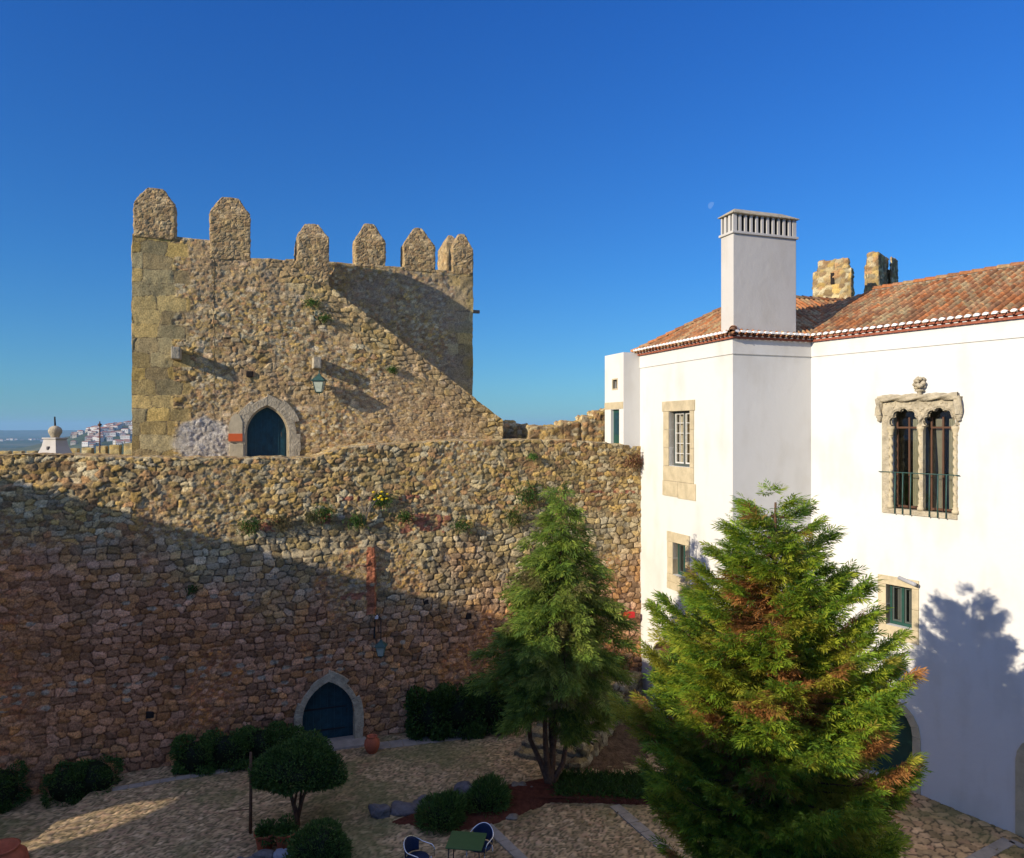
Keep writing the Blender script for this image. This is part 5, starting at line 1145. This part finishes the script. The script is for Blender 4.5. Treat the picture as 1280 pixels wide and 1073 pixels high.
# bistro table and chairs
cx, cy = gp(583, 1051, .72); tb = thing('bistro_table', 'square green metal bistro table between the blue chairs', 'table', (cx, cy, 0)); ang = R(-8); ax = (math.cos(ang), math.sin(ang))
m = MB(); m.box((cx, cy, .715), (.82, .72, .03), ax); m.build('table_top', M['greentable'], tb, bevel=.01)
for a_, b_ in ((-1, -1), (1, -1), (1, 1), (-1, 1)):
    q = Vector((cx, cy, 0)) + Vector((ax[0], ax[1], 0)) * a_ * .34 + Vector((-ax[1], ax[0], 0)) * b_ * .29; m = MB(); m.tube([(q.x, q.y, .70), (q.x + a_ * .03, q.y + b_ * .02, 0)], .014, 8); m.build('leg', M['blackiron'], tb, smoothed=True)
def chair(x, y, rz, label, first=None):
    if first:
        t = copy_tree(first); t.location = (x, y, 0); t.rotation_euler = (0, 0, rz); t['label'] = label; return t
    t = thing('bistro_chair', label, 'chair', (0, 0, 0), 'bistro chairs around the green table')
    # built facing -y at the origin
    m = MB(); pts = []
    for k in range(21):
        a_ = math.pi * k / 20; pts.append((.285 * math.cos(a_), .05 + .25 * math.sin(a_), .66 + .17 * math.sin(a_) ** 1.5))
    pts = [(.265, -.27, .42), (.28, -.26, .60), (.29, -.2, .655)] + pts + [(-.29, -.2, .655), (-.28, -.26, .60), (-.265, -.27, .42)]
    m.tube(pts, .0135, 8); m.build('arm_rail', M['steel'], t, smoothed=True)
    m = MB(); V = []
    for k in range(15):
        a_ = math.pi * (.12 + .76 * k / 14)
        for j in range(7): z_ = .47 + (.19 + .17 * math.sin(a_) ** 1.5) * j / 6; sh = .92 + .06 * j / 6; V.append((.275 * math.cos(a_) * sh, .05 + .24 * math.sin(a_) * sh, z_))
    m.add(V, np.array([[k * 7 + j, k * 7 + j + 1, (k + 1) * 7 + j + 1, (k + 1) * 7 + j] for k in range(14) for j in range(6)])); o_ = m.build('backrest', M['bluecane'], t, smoothed=True); s_ = o_.modifiers.new('s', 'SOLIDIFY'); s_.thickness = .012
    m = MB(); m.lathe((0, .0, .425), [(0, 0), (.255, 0), (.265, .015), (.255, .03), (0, .025)], 24, squash=.98); m.build('seat', M['bluecane'], t, smoothed=True)
    for a_, b_ in ((-1, -1), (1, -1), (-1, 1), (1, 1)):
        m = MB(); m.tube([(a_ * .22, b_ * .19 - .02, .43), (a_ * .25, b_ * .24 - .02, 0)], .012, 8); m.build('leg', M['steel'], t, smoothed=True)
    t.location = (x, y, 0); t.rotation_euler = (0, 0, rz)
    return t
c1x, c1y = gp(522, 1057, .72); ch1 = chair(c1x, c1y, R(62), 'blue woven chair with bright metal arms, left of the green table')
c2x, c2y = gp(597, 1046, .74); chair(c2x + .05, c2y + .15, R(-25), 'blue woven chair pushed in behind the green table', ch1)
c3x, c3y = gp(598, 1072, .74); chair(c3x, c3y - .1, R(190), 'blue woven chair in front of the green table, at the picture edge', ch1)
# slim red pole under the big conifer
x, y = gp(897, 1062, 1.6); m = MB(); m.tube([(x + .12, y - .05, 0), (x, y, 1.72)], .028, 8); tag(m.build('red_pole', m_plain('red_pole', (.6, .12, .08), .5), smoothed=True), 'thin red pole leaning in the shade under the big conifer', 'pole')
# ================================================================== LAMPS, CAMERA, SMALL WALL THINGS
def lantern(name, label, O, U, px, py, out, sc=1.0, arm=True, h0=None):
    u, z = onp(px, py, O, U); f_ = frame(O, U, u); t = thing(name, label, 'lantern', tuple(f_(0, z, out))); c_ = f_(0, z, out)
    def pyr(m, zb_, zt_, hb, ht_): 
        V = [c_ + Vector((sx_ * h, sy_ * h, zz_)) * 1 for zz_, h in ((zb_, hb), (zt_, ht_)) for sx_, sy_ in ((-1, -1), (1, -1), (1, 1), (-1, 1))]; m.hexa(V)
    m = MB(); pyr(m, -.22 * sc, .16 * sc, .105 * sc, .185 * sc); m.build('glass', M['lampglass'], t)
    m = MB(); pyr(m, .17 * sc, .36 * sc, .24 * sc, .05 * sc); pyr(m, .361 * sc, .42 * sc, .055 * sc, .03 * sc); pyr(m, .15 * sc, .169 * sc, .235 * sc, .245 * sc); m.build('roof', M['iron'], t, bevel=.004)
    m = MB()
    for a_, b_ in ((-1, -1), (1, -1), (1, 1), (-1, 1)): m.tube([c_ + Vector((a_ * .107 * sc, b_ * .107 * sc, -.23 * sc)), c_ + Vector((a_ * .188 * sc, b_ * .188 * sc, .16 * sc))], .013 * sc, 6)
    pyr(m, -.27 * sc, -.221 * sc, .07 * sc, .12 * sc); m.tube([c_ + Vector((0, 0, -.27 * sc)), c_ + Vector((0, 0, -.36 * sc))], [.03 * sc, .008], 6); m.build('frame', M['iron'], t)
    return t, f_, z, c_
t, f_, z, c_ = lantern('wall_lantern', 'green glazed lantern under a stone corbel on the sunlit tower', TO, TU, 397.5, 483, .42, .95)
m = MB(); m.tube([c_ + Vector((0, 0, .38)), c_ + Vector((0, 0, .52))], .02, 6); m.build('bracket', M['iron'], t)
t, f_, z, c_ = lantern('wall_lantern', 'dark lantern hanging from an iron bracket in the shade right of the lower door', WO, WU, 472, 806, .62, .78)
m = MB(); zt_ = onp(466, 768, WO, WU)[1]; m.tube([f_(-.12, zt_, .14), f_(-.12, zt_ - .75, .14)], .035, 6); m.tube([f_(-.12, zt_ - .05, .16), f_(-.08, zt_ + .1, .4), f_(0, zt_ - .02, .62), f_(0, z + .3, .62)], .016, 6); m.build('bracket', M['blackiron'], t)
u, z = onp(469, 770, WO, WU); f_ = frame(WO, WU, u); m = MB(); m.hexa([f_(a_, z + dz, o_) for dz in (-.05, .05) for a_, o_ in ((-.05, .24), (.06, .24), (.06, .1), (-.05, .1))]); tag(m.build('junction_box', M['white'], bevel=.008), 'tiny white box on the wall above the hanging lantern', 'box')
u, z = onp(783.5, 767.5, WO, WU); f_ = frame(WO, WU, u); m = MB(); m.hexa([f_(a_, z + dz, o_) for dz in (-.10, .10) for a_, o_ in ((-.2, .26), (.2, .26), (.2, .1), (-.2, .1))]); tag(m.build('alarm_box', M['red'], bevel=.012), 'small bright red box on the stone wall beside the white house', 'box')
u, z = onp(1141, 727, P2, FRU); cc_ = thing('security_camera', 'small grey security camera above the lower right house window', 'camera', (*fFR(u), z))
def P3(u_, z_, o_): return Vector((*fFR(u_, o_), z_))
m = MB(); m.tube([P3(u + .12, z - .05, .02), P3(u + .12, z - .05, .14), P3(u + .06, z, .2)], .02, 6); m.build('bracket', M['greystone'], cc_)
m = MB(); a_ = P3(u - .28, z + .08, .2); b_ = P3(u + .2, z - .03, .24); m.tube([a_, a_.lerp(b_, .96), b_], [.055, .055, .05], 10); m.tube([b_, b_ + (b_ - a_).normalized() * .02], .04, 10); m.build('housing', m_plain('camera_grey', (.35, .35, .36), .5), cc_, smoothed=True)
# putlog holes: solid dark blocks set in the masonry, standing in for shaded openings
for (px, py, O, U, par_) in ((312, 468, TO, TU, tower), (354, 789, WO, WU, castle_wall), (680, 750, WO, WU, castle_wall), (585, 770, WO, WU, castle_wall), (532, 752, WO, WU, castle_wall), (188, 893, WO, WU, castle_wall)):
    u, z = onp(px, py, O, U); f_ = frame(O, U, u); m = MB(); m.hexa([f_(a_, z + dz, o_) for dz in (-.10, .10) for a_, o_ in ((-.11, .085 if O is WO else .10), (.11, .085 if O is WO else .10), (.11, -.1), (-.11, -.1))]); m.build('putlog_hole_shade', M['dark'], par_, bevel=.03)
# ================================================================== DISTANCE, LEFT
# conical white chimney of a house beyond the wall
dd = 31.0; x = (69 - 640) / FPX * dd; zt_ = CAMZ + (HY - 549) * dd / FPX
wc = thing('pyramid_chimney', 'old white pyramid chimney with a round cap, beyond the castle wall', 'chimney', (x, dd, 7))
m = MB(); V = []
ax_ = Vector((.2, .98, 0)); ay_ = Vector((-.98, .2, 0))
for z_, h in ((7.2, .74), (zt_ - .6, .44), (zt_ - .3, .34), (zt_, .29)):
    for a_, b_ in ((-1, -1), (1, -1), (1, 1), (-1, 1)): V.append(tuple(Vector((x, dd, z_)) + ax_ * a_ * h + ay_ * b_ * h))
m.add(V, [np.array([[r_ * 4 + i, r_ * 4 + (i + 1) % 4, (r_ + 1) * 4 + (i + 1) % 4, (r_ + 1) * 4 + i] for r_ in range(3) for i in range(4)]), np.array([[12, 13, 14, 15]])]); m.build('stack', M['oldplaster'], wc)
m = MB(); m.box((x, dd, zt_ + .03), (.68, .68, .06), (ax_.x, ax_.y)); m.build('rim', M['oldplaster'], wc, bevel=.015)
m = MB(); m.lathe((x, dd, zt_ + .06), [(.0, 0), (.16, 0), (.17, .05), (.25, .2), (.26, .3), (.21, .41), (.1, .48), (0, .50)], 20); m.build('cap', M['lime_worn'], wc, smoothed=True)
m = MB(); m.tube([(x, dd, zt_ + .5), (x - .02, dd, zt_ + .93)], [.04, .028], 6); m.build('finial', M['dark'], wc)
m = MB(); q = Vector((x, dd, zt_ - .38)) - ax_ * .36; m.lathe((q.x, q.y, q.z - .06), [(0, 0), (.06, .0), (.07, .07), (.06, .14), (0, .14)], 10); m.build('vent', M['greystone'], wc)
# far battlement with its merlons
bw = thing('far_battlement', 'distant ochre battlement with square merlons left of the tower', 'battlement', (-30, 55, 5)); S_far = style(.5, .3, .03, .06, PAL_ASH * 1.15, (.3, .24, .13), 66, .15)
FO = ((-5 - 640) / FPX * 52, 52.0); FU = unit((0, 0), (1, .12))[0]
def far(px0, px1, ytop, z0, name, nm=1):
    a_ = onp(px0, ytop, FO, FU)[0]; b_ = onp(px1, ytop, FO, FU)[0]; zt2 = onp((px0 + px1) / 2, ytop, FO, FU)[1]; m = MB(); sbox(m, (FO[0] + FU[0] * a_, FO[1] + FU[1] * a_), FU, b_ - a_, .5 if nm else .9, z0, zt2, S_far, .12); m.build(name, M['stone'], bw, smoothed=True); return a_, b_, zt2
far(-30, 175, 569, 4.5, 'wall', 0)
for (a_, b_, t_) in ((-4, 10, 564.5), (16, 27, 564), (33, 44, 564), (49, 52, 564), (85, 96, 561), (102, 114, 560), (120, 132, 558), (137, 149, 556.5), (155, 168, 555)): far(a_, b_, t_, 7.9, 'merlon')
x = (124.7 - 640) / FPX * 45; m = MB(); m.tube([(x, 45, 6), (x, 45, CAMZ + (HY - 527) * 45 / FPX)], [.06, .035], 6); m.lathe((x, 45, CAMZ + (HY - 533) * 45 / FPX), [(0, 0), (.12, .05), (.12, .12), (0, .2)], 8)
tag(m.build('mast', M['brownwood'], smoothed=True), 'thin dark mast standing before the far hillside town', 'mast')
# white town on the ridge
dg = bpy.context.evaluated_depsgraph_get(); dg.update(); terr = bpy.data.objects['terrain']
from mathutils.bvhtree import BVHTree
bvh = BVHTree.FromObject(terr, dg)
def ground(x_, y_):
    h = bvh.ray_cast(Vector((x_, y_, 500)), Vector((0, 0, -1))); return h[0].z if h[0] else 0
wallm = [m_plain('town_wall_' + str(k), c_, .9, .2, .08, 1, 0) for k, c_ in enumerate(((.55, .53, .50), (.42, .38, .32), (.62, .48, .15)))]; roofm = m_plain('town_roof', (.32, .13, .08), .9, .3, .2, 1, 0)
def town_house(k, wl, wd__, h):
    t = thing('town_house', ['white town house with a red roof on the far ridge', 'cream town house with a red roof on the far ridge', 'yellow house on the far ridge near the tower'][k], 'house', (0, 0, 0), 'houses of the town on the far ridge')
    m = MB(); m.box((0, 0, h / 2 - 2), (wl, wd__, h + 4)); m.build('wall', wallm[k], t)
    m = MB(); e = .6; m.hexa([(a_ * (wl / 2 + e), b_ * (wd__ / 2 + e), h + .01) for a_, b_ in ((-1, -1), (1, -1), (1, 1), (-1, 1))] + [(a_ * (wl / 2 - 2.5), b_ * .3, h + 1.5) for a_, b_ in ((-1, -1), (1, -1), (1, 1), (-1, 1))]); m.build('roof', roofm, t)
    m = MB()
    for i in range(3): m.box((-wl / 3 + i * wl / 3, -wd__ / 2 - .02, h * .55), (1.5, .1, 1.8))
    m.build('window', M['dark'], t); return t
protos = [[town_house(0, 11, 8, 8), town_house(0, 16, 9, 9)], [town_house(1, 10, 8, 7)], [town_house(2, 26, 12, 9)]]
rg_ = random.Random(12); placed = 0; used = set()
def put(pr, x_, y_, rz):
    global placed
    if id(pr) in used: o_ = copy_tree(pr)
    else: o_ = pr; used.add(id(pr))
    o_.location = (x_, y_, ground(x_, y_)); o_.rotation_euler = (0, 0, rz); placed += 1
for k in range(105):
    px_ = 88 + 84 * rg_.random() ** .8; rad = rg_.uniform(1650, 2150) ; r_ = (px_ - 640) / FPX; y_ = rad / math.hypot(1, r_); x_ = r_ * y_
    if px_ < 110 and rg_.random() < .45: continue
    put(protos[0][rg_.random() < .35] if rg_.random() < .75 else protos[1][0], x_, y_, rg_.uniform(-.5, .5) + math.atan(-r_) * 0)
r_ = (154 - 640) / FPX; put(protos[2][0], r_ * 1480, 1480, .1)
for k in range(26):
    px_ = rg_.uniform(-10, 60); r_ = (px_ - 640) / FPX; y_ = rg_.uniform(3600, 5200); put(protos[0][1], r_ * y_, y_, rg_.uniform(-.6, .6))
# pale day moon: the sunlit part of the disc only, far outside the air
dm = 20000.0; mx = (889.5 - 640) / FPX * dm; mz = CAMZ + (HY - 257.5) * dm / FPX; rmoon = 4.6 / FPX * dm
m = MB(); V = []; nn = 24
for i in range(nn + 1):
    a_ = math.pi * i / nn + .35; e = (math.cos(math.pi * i / nn), math.sin(math.pi * i / nn)); 
    for j in range(9):
        t_ = -.25 + 1.25 * j / 8; X_ = -t_ * e[1]; Z_ = e[0]; ca_, sa_ = math.cos(.45), math.sin(.45); Xr = X_ * ca_ + Z_ * sa_; Zr = -X_ * sa_ + Z_ * ca_
        V.append((mx + Xr * rmoon, dm - math.sqrt(max(0, 1 - min(1, Xr * Xr + Zr * Zr))) * rmoon, mz + Zr * rmoon))
m.add(V, np.array([[i * 9 + j, i * 9 + j + 1, (i + 1) * 9 + j + 1, (i + 1) * 9 + j] for i in range(nn) for j in range(8)]))
mm = bpy.data.materials.new('moonlight'); mm.use_nodes = True; n_ = mm.node_tree; em = n_.nodes.new('ShaderNodeEmission'); em.inputs[0].default_value = (.13, .28, .62, 1); em.inputs[1].default_value = 1.0; tr2 = n_.nodes.new('ShaderNodeBsdfTransparent'); ms = n_.nodes.new('ShaderNodeMixShader'); ms.inputs[0].default_value = .6
n_.links.new(tr2.outputs[0], ms.inputs[1]); n_.links.new(em.outputs[0], ms.inputs[2]); n_.links.new(ms.outputs[0], n_.nodes['Material Output'].inputs['Surface'])
tag(m.build('moon', mm, smoothed=True), 'faint gibbous day moon in the blue sky left of the white chimney', 'moon')

hz = MB(); hz.hexa([(a_ * 16500, b_ * 16500, z_) for z_ in (-90, 140) for a_, b_ in ((-1, -1), (1, -1), (1, 1), (-1, 1))])
hm = bpy.data.materials.new('haze_air'); hm.use_nodes = True; n_ = hm.node_tree; n_.nodes.remove(n_.nodes['Principled BSDF']); pv = n_.nodes.new('ShaderNodeVolumePrincipled')
pv.inputs['Density'].default_value = 0.0001; pv.inputs['Color'].default_value = (.38, .68, .95, 1); n_.links.new(pv.outputs[0], n_.nodes['Material Output'].inputs['Volume'])
tag(hz.build('haze', hm), kind='stuff')
